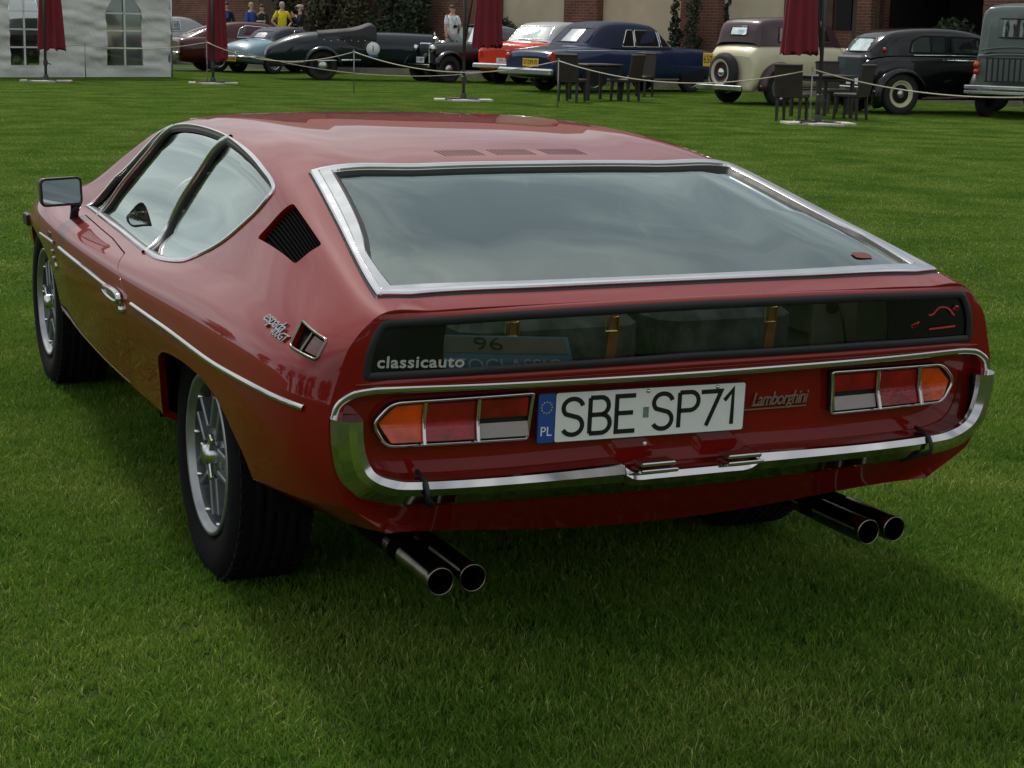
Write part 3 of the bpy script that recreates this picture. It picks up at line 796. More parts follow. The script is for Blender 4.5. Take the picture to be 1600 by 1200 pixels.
# coachbuilder mark behind the front wheel
mb = MB()
for i, (v, s) in enumerate([(2.905, -7.45), (2.905, -7.75)]):
    P = Sd(arr([v]), arr([s*SB]))[0]; mb.box((P[0]-.003, P[1], P[2]), (.006, .035, .014), bev=.002)
P = Sd(arr([2.90]), arr([-8.05*SB]))[0]; mb.lathe([(0, -.006), (.012, -.005), (.014, 0)], P, 'x', 14)
mb.build('side_badge', M_chrome, car)
patch('side_marker', Sd, rounded(dom([(3.02, -6.5), (2.955, -6.48), (2.95, -6.78), (3.02, -6.8)]), .008), [], .02, M_blackpl, car, off=.003, rim_outer=.004)

# ---- tail
glass_o = rounded(fdom([(-.905, 3.66), (-.55, 3.49), (0, 3.46), (.55, 3.49), (.905, 3.66), (.93, 4.6), (.888, 6.08), (.5, 5.93), (0, 5.80), (-.5, 5.93), (-.888, 6.08), (-.93, 4.6)]),
                  [.022, 0, 0, 0, .022, 0, .012, 0, 0, 0, .012, 0])
glass_o = rounded(fdom([(-.912, 3.66), (-.55, 3.49), (0, 3.46), (.55, 3.49), (.912, 3.66), (.882, 6.14), (.5, 5.95), (0, 5.81), (-.5, 5.95), (-.882, 6.14)]),
                  [.024, 0, 0, 0, .024, .012, 0, 0, 0, .012])
def sym(L):  # left half (u<0) given from top centre down to bottom centre
    return L+[(-u, t) for u, t in L[::-1] if abs(u) > 1e-6]
rec_half = [(-.2, 6.76), (-.5, 6.73), (-.80, 6.66), (-.865, 6.70), (-.897, 6.86), (-.913, 7.15), (-.915, 7.6), (-.905, 8.5), (-.89, 9.2), (-.84, 9.7), (-.6, 9.8), (0, 9.85)]
recess = fdom(sym([(0, 6.78)]+rec_half))
tail_out = fdom([(-1, 3.0), (1, 3.0), (1, 10.99), (-1, 10.99)])
rear = patch('rear_panel', Fd, tail_out, [glass_o, recess], .022, M_red, car, rims=[.03, .045], hb=.014)
Fr = shifted(Fd, dy=.032)
lamp_panel = patch('lamp_panel', Fr, shrink(recess, -.006), [], .03, M_red, car)
# lower rear window: rubber frame, glass
ribbon('boot_glass_seal', Fd, shrink(glass_o, .003), .020, .005, M_rubber, car, closed=True, off=-.003)
gi = shrink(glass_o, .004)
bg = patch('boot_glass', Fd, gi, [], .04, M_dglass, car, off=-.010)
# black print bands at both ends of the glass
fb = shifted(Fd, dy=-.0018)
lb = rounded(fdom([(-.885, 3.80), (-.715, 3.66), (-.722, 5.42), (-.70, 5.99), (-.86, 6.05), (-.885, 5.5)]), .006)
lb = rounded(fdom([(-.893, 3.80), (-.745, 3.60), (-.685, 5.90), (-.867, 6.02)]), .006)
patch('printed_band', Fd, lb, [], .03, M_tint, bg, off=-.007)
patch('printed_band', Fd, rounded(fdom([(.623, 3.61), (.893, 3.80), (.867, 6.02), (.600, 5.93)]), .008), [], .03, M_tint, bg, off=-.007)
V, F = text_mesh('classicauto', .044, ext=.0003, spacing=1.08, bold=.0009)
on_surface(V*np.array([.92, .80, 1]), F, Fd, (-.676, 5.56*.075), (1, 0), 'sticker_lettering', M_sticker, bg, lift=-.0055)
# red car outline sticker at right end
mb = MB()
ol = catmull([(-.055, -.012), (-.05, .0), (-.03, .012), (-.005, .006), (.015, .022), (.04, .02), (.06, .002)], 5)
Mx = Matrix.Translation((0, 0, 0))
def fpt(u, t, off): 
    a, b = arr([min(1, max(-1, u*1.057))*.85]), arr([t*.075]); return Fd(a, b)[0]+normals_of(Fd, a, b)[0]*off
c0 = fpt(.765, 4.9, -.006)
stroke_text(mb, [ol, [(-.06, -.022), (-.04, -.008)], [(.055, .018), (.07, .020)], [(-.01, -.028), (.065, -.024)]], .004, Matrix.Translation(c0))
mb.lathe([(0, -.0008), (.006, -.0008), (.006, 0)], (c0[0]+.066, c0[1], c0[2]+.02), 'y', 10)
mb.lathe([(0, -.0008), (.008, -.0008), (.008, 0)], (c0[0]-.055, c0[1], c0[2]-.014), 'y', 10)
mb.build('sticker_outline', M_redprint, bg)
# chrome trim over the lamp panel
tp = [(-.935, 7.5), (-.927, 7.05), (-.90, 6.72), (-.865, 6.60), (-.80, 6.57), (-.5, 6.64), (-.2, 6.68), (0, 6.69)]
tp = catmull(fdom(sym(tp)), 4)
ribbon('tail_trim', Fd, tp, .015, .006, M_chrome, car, flat=True)
# red bead above it: thin crease line under the glass
ribbon('panel_bead', Fd, catmull(fdom(sym([(-.9, 6.36), (-.5, 6.26), (0, 6.18)])), 6), .016, .005, M_red, car, taper=.1)

# bumper: rolled strip between two edge curves, faceted across
A = [(-.869, 7.48), (-.864, 8.3), (-.854, 8.8), (-.838, 9.06), (-.80, 9.21), (-.74, 9.28), (-.5, 9.27), (-.225, 9.17), (-.20, 9.19), (-.165, 9.45), (-.1, 9.46), (0, 9.46)]
B = [(-.945, 7.45), (-.943, 8.3), (-.940, 9.10), (-.930, 9.45), (-.908, 9.86), (-.865, 10.05), (-.79, 10.15), (-.225, 10.17), (-.20, 10.17), (-.165, 10.17), (-.1, 10.17), (0, 10.17)]
A = dense(catmull(arr(sym(A)), 4), 9, False); B = dense(catmull(arr(sym(B)), 4), 9, False)
prof = [(0, -.03), (.0, .024), (.04, .034), (.26, .046), (.50, .045), (.82, .028), (.97, .010), (1.0, -.02)]
PA = [fpt(a[0], a[1], 0) for a in A]; PB = [fpt(b[0], b[1], 0) for b in B]
lines = []
for f_, h_ in prof:
    L_ = []
    for pa, pb in zip(PA, PB):
        o_ = np.array([pa[0]*.18, -1, 0.0]); o_ /= np.linalg.norm(o_)
        L_.append(pa+(pb-pa)*f_+o_*h_)
    lines.append(L_)
mb = MB()
for a_, b_ in zip(lines[:-1], lines[1:]): mb.loft([a_, b_], False, False, True)
for e in (0, -1):
    r = [L_[e] for L_ in lines]; c = np.mean(r, axis=0); mb.add(list(r)+[c], [(q, (q+1) % len(r), len(r)) for q in range(len(r))])
bump = mb.build('rear_bumper', M_chrome, car)
for sg in (-1, 1):     # rubber band over the bumper
    mb = MB(); u = .735*sg
    P1 = fpt(u, 8.75, .0); P2 = fpt(u, 9.27, 0); P3 = fpt(u, 10.14, 0)
    pth = [P2+np.array([0, .015, .008]), P2+np.array([0, -.026, .002]), P2+np.array([0, -.040, -.006]), P2+np.array([0, -.050, -.020]), P2+np.array([0, -.049, -.038]), P3+np.array([0, -.030, .010]), P3+np.array([0, -.012, .001]), P3+np.array([0, .02, .0])]
    mb.tube([tuple(p) for p in pth], .0055, 6); mb.build('bumper_band', M_rubber, car)
    # number lamps standing in the dip of the bumper
    for_x = -.095 if sg < 0 else .125
    mb = MB(); P = fpt(for_x/.87, 9.32, .0)
    mb.box((P[0], P[1]-.030, P[2]-.006), (.095, .05, .009), bev=.003)
    mb.box((P[0], P[1]-.026, P[2]+.008), (.088, .046, .010), bev=.003)
    mb.build('number_lamp', M_chrome, car)
# tail lamps
Fl = shifted(Fd, dy=.006)
def Fq(a, b):
    P = Fl(a, b); t = np.atleast_1d(np.asarray(b, float)).ravel()/.075; P[:, 1] -= .016*np.clip((t-7.80)/.55, 0, 1); return P
def lamp(sg):
    o = [(-.435, 7.08), (-.795, 7.10), (-.838, 7.74), (-.805, 8.40), (-.445, 8.39)]
    k_ = 0 if sg < 0 else .012
    o = [((u+k_)*(1 if sg < 0 else -1), t) for u, t in o]
    o = rounded(fdom(o), [.006, .022, .020, .018, .006])
    base = MB(); root = patch('tail_lamp', Fl, shrink(o, -.001), [], .05, M_blackpl, car, off=-.012, rim_outer=.02)
    ribbon('lamp_bezel', Fl, o, .008, .005, M_chrome, root, closed=True, off=-.004)
    uo = [abs(x)-k_ for x in (.838, .714, .578, .437)]
    def seg(u0, u1, t0, t1, mat, nm, tip=False):
        s_ = 1 if sg > 0 else -1
        if tip: poly = fdom([(s_*u1, t0), (s_*(.785-k_), t0+.02), (s_*(.826-k_), 7.74), (s_*(.797-k_), t1), (s_*u1, t1)])
        else: poly = fdom([(s_*u1, t0), (s_*u0, t0), (s_*u0, t1), (s_*u1, t1)])
        poly = rounded(poly, .004)
        patch(nm, Fq, shrink(poly, .003), [], .008, mat, root, off=-.006, rim_outer=.008)
    seg(uo[0], uo[1], 7.18, 8.30, M_amber, 'amber_lens', True)
    seg(uo[1], uo[2], 7.18, 8.30, M_redlens, 'red_lens')
    seg(uo[2], uo[3]+.006, 7.18, 7.80, M_redlens, 'red_lens')
    seg(uo[2], uo[3]+.006, 7.84, 8.30, M_whitelens, 'reversing_lens')
    for u in (uo[1], uo[2]):
        s_ = 1 if sg > 0 else -1
        ribbon('lamp_bar', Fq, fdom([(s_*u, 7.12), (s_*u, 7.45), (s_*u, 7.80), (s_*(u+.004), 8.34)]), .007, .007, M_chrome, root, off=-.002, flat=True)
lamp(-1); lamp(1)
# number plate
plate = MB(); PC = Vector((-.114, .024, .5835)); MR = Matrix.Translation(PC) @ Matrix.Rotation(-.0128*-1, 4, 'Y') @ Matrix.Rotation(.03, 4, 'X')
pl_o = [(-.26, -.057), (.26, -.057), (.26, .057), (-.26, .057)]
def plate_sheet(name, poly, y0, y1, mat, parent, r=.008):
    mb = MB(); q = rounded(poly, r, 4); mb.prism([tuple(p) for p in q], y0, y1, 'y'); mb.xf(MR); return mb.build(name, mat, parent)
pb = plate_sheet('number_plate', pl_o, .004, 0, M_black, car)
plate_sheet('plate_face', [(-.216, -.0545), (.2575, -.0545), (.2575, .0545), (-.216, .0545)], 0, -.0012, M_white, pb, .006)
plate_sheet('plate_band', [(-.2575, -.0545), (-.218, -.0545), (-.218, .0545), (-.2575, .0545)], 0, -.0012, M_blue, pb, .005)
def arc(cx, cz, rx, rz, a0, a1, n=9):
    return [(cx+rx*math.cos(math.radians(a0+(a1-a0)*k/n)), cz+rz*math.sin(math.radians(a0+(a1-a0)*k/n))) for k in range(n+1)]
H = .080; W_ = .051
def gl(ch):
    if ch == 'S': return [[(W_*.95, H*.80)]+arc(W_*.5, H*.75, W_*.46, H*.25, 25, 90)+arc(W_*.48, H*.755, W_*.44, H*.245, 90, 225)+[(W_*.5, H*.52)]+arc(W_*.52, H*.255, W_*.44, H*.255, 60, -90)+arc(W_*.5, H*.25, W_*.48, H*.25, -90, -155)]
    if ch == 'B': return [[(0, 0), (0, H)], [(0, H), (W_*.5, H)]+arc(W_*.52, H*.76, W_*.36, H*.24, 90, -90)+[(0, H*.52)], [(W_*.5, H*.52)]+arc(W_*.55, H*.26, W_*.42, H*.26, 90, -90)+[(0, 0)]]
    if ch == 'E': return [[(W_*.9, H), (0, H), (0, 0), (W_*.92, 0)], [(0, H*.52), (W_*.8, H*.52)]]
    if ch == 'P': return [[(0, 0), (0, H)], [(0, H), (W_*.5, H)]+arc(W_*.55, H*.74, W_*.40, H*.26, 90, -90)+[(0, H*.48)]]
    if ch == '7': return [[(0, H*.98), (W_, H*.98), (W_*.32, 0)]]
    if ch == '1': return [[(0, H*.70), (W_*.42, H), (W_*.42, 0)]]
mb = MB()
for ch, x in (('S', -.200), ('B', -.133), ('E', -.068), ('S', .022), ('P', .089), ('7', .144), ('1', .205)):
    for st in gl(ch):
        stroke_text(mb, [[(x+p[0], p[1]-H/2) for p in st]], .0102, MR @ Matrix.Translation((0, -.0012, 0)), .0009)
mb.build('plate_lettering', M_black, pb)
V, F = text_mesh('PL', .030, ext=.0004)
mobj('plate_lettering', [tuple(MR @ Vector((v[0]*.95-.2378, -.0014-v[2], v[1]-.030))) for v in V], F, M_white, pb)
mb = MB()
for k in range(12):
    a = 2*math.pi*k/12; cx, cz = -.2378+.0125*math.cos(a), .024+.0125*math.sin(a)
    pts = [(cx+(.0022 if q % 2 == 0 else .0010)*math.sin(math.pi*q/5), cz+(.0022 if q % 2 == 0 else .0010)*math.cos(math.pi*q/5)) for q in range(10)]
    mb.prism(pts, -.0012, -.0016, 'y')
mb.xf(MR); mb.build('plate_stars', pmat('star_yellow', (.7, .55, .05), .5), pb)
mb = MB(); mb.prism([(-.008, -.012), (.006, -.012), (.006, .012), (-.008, .012)], -.0012, -.002, 'y'); mb.xf(MR @ Matrix.Translation((.006, 0, 0))); mb.build('plate_seal', pmat('seal_green', (.16, .22, .17), .4, noise=(200, .4)), pb)
for xx, zz in ((.008, .048), (.185, .048), (.008, -.072)):
    mb = MB(); mb.lathe([(0, -.005), (.004, -.004), (.0055, -.001)], (xx, 0, zz), 'y', 10); mb.xf(MR); mb.build('plate_screw', M_steel, pb)
# maker's script on the lamp panel
V, F = text_mesh('Lamborghini', .046, shear=.35, ext=.0018, bevel=.0004, spacing=.88)
c = fpt(.276, 7.85, 0); V = V*np.array([.74, .95, 1])
mobj('maker_script', [(c[0]+v[0], c[1]+.026-v[2], c[2]+v[1]) for v in V], F, pmat('dull_gilt_script', (.42, .30, .24), .35, .9), car)
mb = MB(); mb.box((c[0]-.01, c[1]+.027, c[2]-.021), (.17, .004, .003)); mb.build('maker_script', MATS['dull_gilt_script'], car)

# exhausts
for sg in (-1, 1):
    for xx in (.514, .589):
        mb = MB(); x = xx*sg; z = .243
        mb.lathe([(.0302, .20), (.0308, .02), (.0315, .003), (.0300, -.001), (.0282, .002), (.0275, .05), (.027, .30)], (x, .030, z), 'y', 24)
        e = mb.build('exhaust_tip', M_tip, car); mb = MB(); mb.lathe([(.026, 1.0), (.027, .24), (.0290, .20)], (x, .030, z), 'y', 20); mb.build('exhaust_pipe', M_sootshade, car)  # pipe behind the tip coloured black for the shade beneath the car
        mb = MB(); mb.lathe([(.0278, .0), (.0276, .25), (0, .26)], (x, .045, z), 'y', 20); mb.build('pipe_bore', M_sootshade, e)
    mb = MB()
    rings = []
    for yy, rr in ((.62, .7), (.66, 1), (1.05, 1), (1.1, .6)):
        rings.append([(sg*.46+rr*.13*math.cos(a), yy+.1, .262+rr*.055*math.sin(a)) for a in np.linspace(0, 2*math.pi, 16, endpoint=False)])
    mb.loft(rings, True, True, True); mb.build('silencer', M_well, car)
# floor, wells, axle
mb = MB()
mb.box((0, 2.55, .245), (1.36, 3.3, .03)); mb.box((0, .58, .350), (1.10, .86, .02))
mb.lathe([(.03, -.7), (.03, .7)], (0, REAR_AXLE, WHEEL_Z), 'x', 10)
mb.build('underbody', M_well, car)
for ya, a0, a1 in ((REAR_AXLE, .34, 1.46), (FRONT_AXLE, 3.24, 4.18)):
    for sg in (-1, 1):
        mb = MB(); ring = []
        pth = [(a0, .34), (a0, .44), (a0+.10, .58), (ya-.12, .635), (ya+.12, .635), (a1-.10, .58), (a1, .44), (a1, .32)]
        mb.loft([[(sg*.66, y, z) for y, z in pth], [(sg*(.868 if ya < 2 else .77), y, z if z < .5 else z-.03) for y, z in pth]], False, False)
        mb.add([(sg*.66, y, z) for y, z in pth], [tuple(range(8))]); mb.build('wheel_arch_liner', M_well, car)
# wheels
def wheel():
    root = bpy.data.objects.new('wheel', None)
    # tyre, axis x, outer face towards -x
    prof = [(.205, .055), (.212, .088), (.24, .103), (.285, .106), (.313, .098), (.326, .084), (.330, .06), (.330, -.06), (.326, -.084), (.313, -.098), (.285, -.106), (.24, -.103), (.212, -.088), (.205, -.055)]
    mb = MB(); mb.lathe([(r, h) for r, h in prof], (0, 0, 0), 'x', 56); ty = mb.build('tyre', M_tyre, None)
    g = MB()      # tread ribs and shoulder blocks
    for hh in (-.045, -.015, .015, .045):
        g.lathe([(.3298, hh-.011), (.3335, hh-.010), (.3335, hh+.010), (.3298, hh+.011)], (0, 0, 0), 'x', 56)
    for k in range(56):
        a = 2*math.pi*k/56
        for sgn in (-1, 1):
            M = Matrix.Rotation(a, 4, 'X'); g.box((sgn*.079, 0, .326), (.030, .024, .012), M=M @ Matrix.Rotation(0, 4, 'X'))
    tr = g.build('tread', M_tyre, None); tr.parent = root
    rim = MB(); S = -1
    lp = MB(); lp.lathe([(.212, -.086), (.2135, -.093), (.2125, -.099), (.205, -.100), (.2005, -.096), (.1985, -.088), (.193, -.084), (.190, -.078)], (0, 0, 0), 'x', 56); lip = lp.build('rim_lip', M_lip, None); lip.parent = root
    ba = MB(); ba.lathe([(.190, -.080), (.186, -.070), (.183, -.02), (.176, .03), (.15, .045), (.0, .05)], (0, 0, 0), 'x', 48); br_ = ba.build('rim_barrel', M_barrel, None); br_.parent = root
    # five flat spokes with pairs of ribs and the open triangular holes of a cast wheel
    for k in range(5):
        a = 2*math.pi*k/5+.3; M = Matrix.Rotation(a, 4, 'X')
        for dy, zz in ((-.024, 1), (.024, 1)):
            rim.box((-.066, dy*1.25, .112), (.040, .014, .096), M=M, bev=.003)
        rim.box((-.050, 0, .112), (.026, .072, .10), M=M, bev=.004)
        rim.add([M @ Vector(p) for p in [(-.066, -.030, .055), (-.066, .030, .055), (-.052, .040, .178), (-.052, -.040, .178), (-.03, -.03, .055), (-.03, .03, .055), (-.03, .04, .178), (-.03, -.04, .178)]],
                [(0, 1, 2, 3)[::-1], (0, 4, 5, 1)[::-1], (2, 6, 7, 3)[::-1], (1, 5, 6, 2)[::-1], (3, 7, 4, 0)[::-1]])
    rim.lathe([(.074, .0), (.072, -.060), (.062, -.070), (.045, -.074), (0, -.074)], (0, 0, 0), 'x', 24)
    ri = rim.build('rim', M_wheel, None); ri.parent = root; ty.parent = root
    sp = MB()     # three-eared knock-off nut
    sp.lathe([(.030, -.05), (.030, -.096), (.022, -.106), (0, -.107)], (0, 0, 0), 'x', 20)
    for k in range(3):
        M = Matrix.Rotation(2*math.pi*k/3+.5, 4, 'X'); sp.box((-.090, 0, .042), (.012, .026, .05), M=M, bev=.004)
    nut = sp.build('centre_nut', M_alu, None); nut.parent = root
    for k in range(10):
        pass
    for k in range(10):
        a = 2*math.pi*k/10; ln = MB(); ln.lathe([(.006, .0), (.006, -.016), (0, -.017)], (-.066, .186*math.cos(a), .186*math.sin(a)), 'x', 6)
        b_ = ln.build('rim_bolt', M_alu, None); b_.parent = ri
    return root
w0 = wheel(); w0.empty_display_size = .1
COL.objects.link(w0); w0.parent = car
spots = [(-1, REAR_AXLE, -.742), (-1, FRONT_AXLE, -.712), (1, REAR_AXLE, .742), (1, FRONT_AXLE, .712)]
for i, (sg, yy, xx) in enumerate(spots):
    w = w0 if i == 0 else copy_tree(w0, car)
    w.location = (xx, yy, WHEEL_Z); w.rotation_euler = (.35*i+.35, 0, 0 if sg < 0 else math.pi)
w0.rotation_euler = (.1, 0, 0)
# door mirror
def mirror_part():
    mb = MB()
    C = Vector((-.893, 2.80, .826)); Rm = Matrix.Translation(C) @ Matrix.Rotation(.10, 4, 'Z') @ Matrix.Rotation(-.04, 4, 'Y')
    rings = []
    for yy, f in ((-.010, .97), (-.012, 1.0), (.0, 1.02), (.035, .97), (.06, .82), (.072, .55)):
        q = rounded([(-.074*f, -.048*f), (.074*f, -.048*f), (.074*f, .048*f), (-.074*f, .048*f)], .018*f, 4)
        rings.append([Rm @ Vector((a*.94, yy, b)) for a, b in q])
    mb.loft(rings, True, False, True); c = [Rm @ Vector((0, .074, 0))]; n = len(rings[0])
    mb.add(list(rings[-1])+c, [(i, (i+1) % n, n) for i in range(n)], True)
    q2 = rounded([(-.066, -.041), (.066, -.041), (.066, .041), (-.066, .041)], .014, 4)
    mb.loft([rings[0], [Rm @ Vector((a, -.010, b)) for a, b in q2], [Rm @ Vector((a, -.002, b)) for a, b in q2]], True, False)
    mb.tube([C+Vector((.055, .03, -.04)), C+Vector((.050, .04, -.075)), C+Vector((.048, .045, -.118))], [.020, .014, .018], 10)
    ms = mb.build('door_mirror', M_blackpl, car)
    g = MB(); g.add([Rm @ Vector((a, -.003, b)) for a, b in q2], [tuple(range(n))]); g.build('mirror_face', M_mirror, ms)
    return ms
mirror_part()
# front bumper corner and lamps, mostly hidden behind the car
mb = MB()
mb.tube([(-.70, 4.66, .47), (0, 4.72, .47), (.70, 4.66, .47)], .035, 8)
mb.build('front_bumper', M_chrome, car)
mb = MB(); mb.box((0, 4.63, .46), (1.35, .05, .20), bev=.01); mb.build('front_grille', M_blackpl, car)
mb = MB(); P = Sd(arr([4.25]), arr([-7.3*SB]))[0]; mb.box((P[0]-.006, P[1], P[2]), (.02, .10, .05), bev=.008)
mb.build('front_side_lamp', M_blackpl, car)

# ---- cabin
def seat(x, y, wd, hgt, head=True):
    mb = MB(); mb.box((x, y+.22, .42), (wd, .50, .18), bev=.05)
    M = Matrix.Translation((x, y, .42)) @ Matrix.Rotation(math.radians(14), 4, 'X')
    mb.box((0, 0, hgt/2), (wd, .14, hgt), bev=.05, M=M)
    st = mb.build('seat', M_leather, car)
    if head:
        m2 = MB(); m2.box((0, .0, hgt+.07), (wd*.55, .10, .16), bev=.035, M=M); m2.build('headrest', M_leather, st)
seat(-.36, 2.30, .48, .50); seat(.36, 2.30, .48, .50); seat(-.34, 1.45, .52, .44, True); seat(.34, 1.45, .52, .44, True)
mb = MB(); mb.box((0, 2.2, .33), (1.45, 2.3, .04)); mb.box((0, 2.2, .42), (.22, 1.6, .16), bev=.03); mb.build('cabin_floor', M_carpet, car)
mb = MB(); mb.box((0, .72, .60), (1.40, 1.15, .03)); mb.box((0, 1.28, .48), (1.4, .03, .26)); mb.build('load_floor', M_carpet, car)
mb = MB(); mb.box((0, 3.0, .66), (1.42, .34, .16), bev=.05); mb.box((0, 3.12, .45), (1.3, .06, .4)); mb.build('dashboard', M_leather, car)
mb = MB()
Ms = Matrix.Translation((-.36, 2.74, .70)) @ Matrix.Rotation(math.radians(65), 4, 'X')
tor = [Ms @ Vector((.19*math.cos(a), .19*math.sin(a), 0)) for a in np.linspace(0, 2*math.pi, 28)]
mb.tube(tor, .012, 6); mb.tube([Ms @ Vector((-.18, 0, 0)), Ms @ Vector((.18, 0, 0))], .01, 5); mb.tube([Ms @ Vector((0, 0, 0)), Ms @ Vector((0, 0, -.25))], .02, 5)
mb.build('steering_wheel', M_blackpl, car)
mb = MB(); mb.box((-.0, 2.62, 1.02), (.2, .012, .055), bev=.01); mb.build('rear_view_mirror', M_blackpl, car)
for sg in (-1, 1):
    mb = MB(); mb.box((sg*.33, 2.52, 1.03), (.36, .012, .12), bev=.01); mb.build('sun_visor', M_headliner, car)
    mb = MB(); mb.box((sg*.70, .50, .72), (.03, .70, .20), bev=.01); mb.build('boot_side_trim', M_trimgrey, car)
mb = MB(); mb.box((.505, .215, .76), (.13, .02, .20), bev=.004); mb.build('boot_side_trim', M_trimgrey, car)
mb = MB(); mb.lathe([(0, -.012), (.017, -.012), (.019, -.005)], (.487, .20, .768), 'y', 14); mb.build('boot_trim_hole', M_well, car)
mb = MB(); mb.tube([(.395, .12, .818), (.43, .12, .812), (.452, .12, .79), (.468, .12, .74), (.478, .12, .69)], .004, 6); mb.build('boot_stay', M_chrome, car)
# luggage in the boot
def bag(x0, x1, y, hgt, label, straps, buckle):
    root = empty('travel_bag', ((x0+x1)/2, y, .617), 0, label, 'bag', 'dark bags in the boot of the red coupe')
    mb = MB(); w = x1-x0; M = Matrix.Translation((0, 0, 0))
    mb.box((0, 0, hgt/2), (w, .24, hgt), bev=.04); mb.build('bag_body', pmat('bag_cloth_'+str(len(MATS)), (.10, .105, .11), .8, noise=(18, .6)), root)
    for sx in straps:
        m2 = MB(); m2.loft([[(sx-.011+.02*q, -.124-.003*math.sin(3*q), .01+hgt*.97*q), (sx+.013+.02*q, -.124-.003*math.sin(3*q), .01+hgt*.97*q), (sx+.013+.02*q, -.119, .01+hgt*.97*q), (sx-.011+.02*q, -.119, .01+hgt*.97*q)] for q in (0, .33, .66, 1)], True, True)
        m2.build('strap', M_strap, root)
        m2 = MB(); m2.tube([(sx-.011, -.131, hgt*.72), (sx+.021, -.131, hgt*.72), (sx+.021, -.131, hgt*.92), (sx-.011, -.131, hgt*.92), (sx-.011, -.131, hgt*.72)], .003, 5, smooth=False); m2.build('buckle', M_brass, root)
bag(-.47, -.02, .33, .165, 'dark cloth bag with two tan straps behind the left half of the boot glass', (-.12, .13), True)
bag(0.02, .38, .30, .175, 'dark cloth bag with one tan strap behind the right half of the boot glass', (.09,), True)
# rally plate lying behind the glass
rp = empty('rally_plate', (-.44, .13, .70), 0, 'blue and white event plate reading MOTOCLASSIC lying behind the boot glass', 'sign')
Mp = Matrix.Rotation(math.radians(52), 4, 'X')*1
Mp = Matrix.Rotation(math.radians(4), 4, 'Y') @ Matrix.Rotation(math.radians(-38), 4, 'X')
mb = MB(); mb.box((0, 0, 0), (.40, .006, .12), bev=.002, M=Mp); mb.build('plate_board', pmat('event_plate_blue', (.10, .22, .36), .35), rp)
mb = MB(); mb.box((0, -.0036, .035), (.38, .002, .04), M=Mp); mb.build('plate_strip', M_trimgrey, rp)
V, F = text_mesh('MOTOCLASSIC', .05, ext=.0005); mobj('plate_words', [Mp @ Vector((v[0]*1.0, -.0045-v[2], v[1]-.018)) for v in V], F, M_sticker, rp)
V, F = text_mesh('96', .045, ext=.0005); mobj('plate_number', [Mp @ Vector((v[0]*1.6, -.006-v[2], v[1]+.036)) for v in V], F, M_black, rp)
# ------------------------------------------------------------ background: places measured as bearing + distance from the camera spot
CAMV = Vector(CAM_LOC)
RIGHT = Vector((cyw, syw, 0)); FWD = Vector((-syw, cyw, 0))
def ray_dir(px, py): return c_f + c_r2*((px-800)/CAM_F) - c_u2*((py-600)/CAM_F)
def ground(px, py, z=GZ):
    d = ray_dir(px, py); t = (z-CAMV.z)/d.z; p = CAMV+d*t; return Vector((p.x, p.y, z))
def at_depth(px, D, z=0.0):
    d = c_f+c_r2*((px-800)/CAM_F)-c_u2*((30-600)/CAM_F); h = Vector((d.x, d.y, 0)); k = D/h.dot(FWD); p = CAMV+h*k
    return Vector((p.x, p.y, z))
def z_at(px, py, P):
    """height of the point above P seen at image height py"""
    d = ray_dir(px, py); k = (Vector((P.x, P.y, 0))-Vector((CAMV.x, CAMV.y, 0))).length/Vector((d.x, d.y, 0)).length
    return CAMV.z+d.z*k
M_chrome2 = pmat('car_brightwork', (.70, .71, .72), .16, 1.0, noise=(5, .1))
M_tyre2 = pmat('old_tyre', (.022, .022, .023), .8, noise=(10, .3))
M_hub = pmat('hubcap', (.55, .55, .56), .25, .9, noise=(9, .1))
M_dark = pmat('matt_and_shade_black', (.006, .006, .007), .9)
M_carglass = glassmat('old_car_glass', (.55, .60, .60), .4)
M_seatd = pmat('old_seat_leather', (.05, .03, .025), .6, noise=(8, .3))
M_yplate = pmat('yellow_plate', (.75, .45, .02), .45, noise=(30, .1))
M_wplate = pmat('white_plate', (.7, .7, .68), .45, noise=(30, .1))
M_redlamp = pmat('old_red_lamp', (.45, .01, .008), .2, coat=.8)
def paint(name, col, rough=.35): return pmat(name, tuple(c*.85 for c in col), rough, spec=.15, coat=.65, coat_rough=.03, noise=(3, .06))

def lerp_st(st, n=4):
    st = catmull(arr(st), n); return st
def body_loft(st, n=4):
    """st rows: x, half_bottom, z_bottom, half_mid, z_shoulder, half_deck, z_centre"""
    S = lerp_st(st, n); rings = []
    for x, hb, zb, hm, zs, hd, zc in S:
        zm = zb+(zs-zb)*.5
        half = [(0, zb), (hb*.7, zb), (hb, zb+.02), (hb+(hm-hb)*.75, zb+(zm-zb)*.5), (hm, zm), (hm*.995, zs-(zs-zm)*.35), (hm*.4+hd*.6, zs), (hd, zs+(zc-zs)*.45), (hd*.5, zs+(zc-zs)*.88), (0, zc)]
        ring = [(x, -y, z) for y, z in half]+[(x, y, z) for y, z in half[::-1][1:-1]]
        rings.append(ring)
    mb = MB(); mb.loft([r[::-1] for r in rings], True, False, True)
    for e in (0, -1):
        r = rings[e]; c = tuple(np.mean(arr(r), axis=0)); m = len(r)
        mb.add(list(r)+[c], [((i, (i+1) % m, m) if e else ((i+1) % m, i, m)) for i in range(m)], True)
    return mb, S
def top_loft(st, n=4):
    """greenhouse rows: x, half_base, z_base, half_top, z_top"""
    S = lerp_st(st, n); rings = []
    for x, hb, zb, ht, zt in S:
        half = [(hb, zb), (hb+(ht-hb)*.25, zb+(zt-zb)*.33), (hb+(ht-hb)*.6, zb+(zt-zb)*.68), (ht, zt-(zt-zb)*.12), (ht*.86, zt-(zt-zb)*.03), (ht*.5, zt), (0, zt+.006)]
        rings.append([(x, -y, z) for y, z in half]+[(x, y, z) for y, z in half[::-1][1:]])
    mb = MB(); mb.loft([r[::-1] for r in rings], False, False, True)
    return mb, S
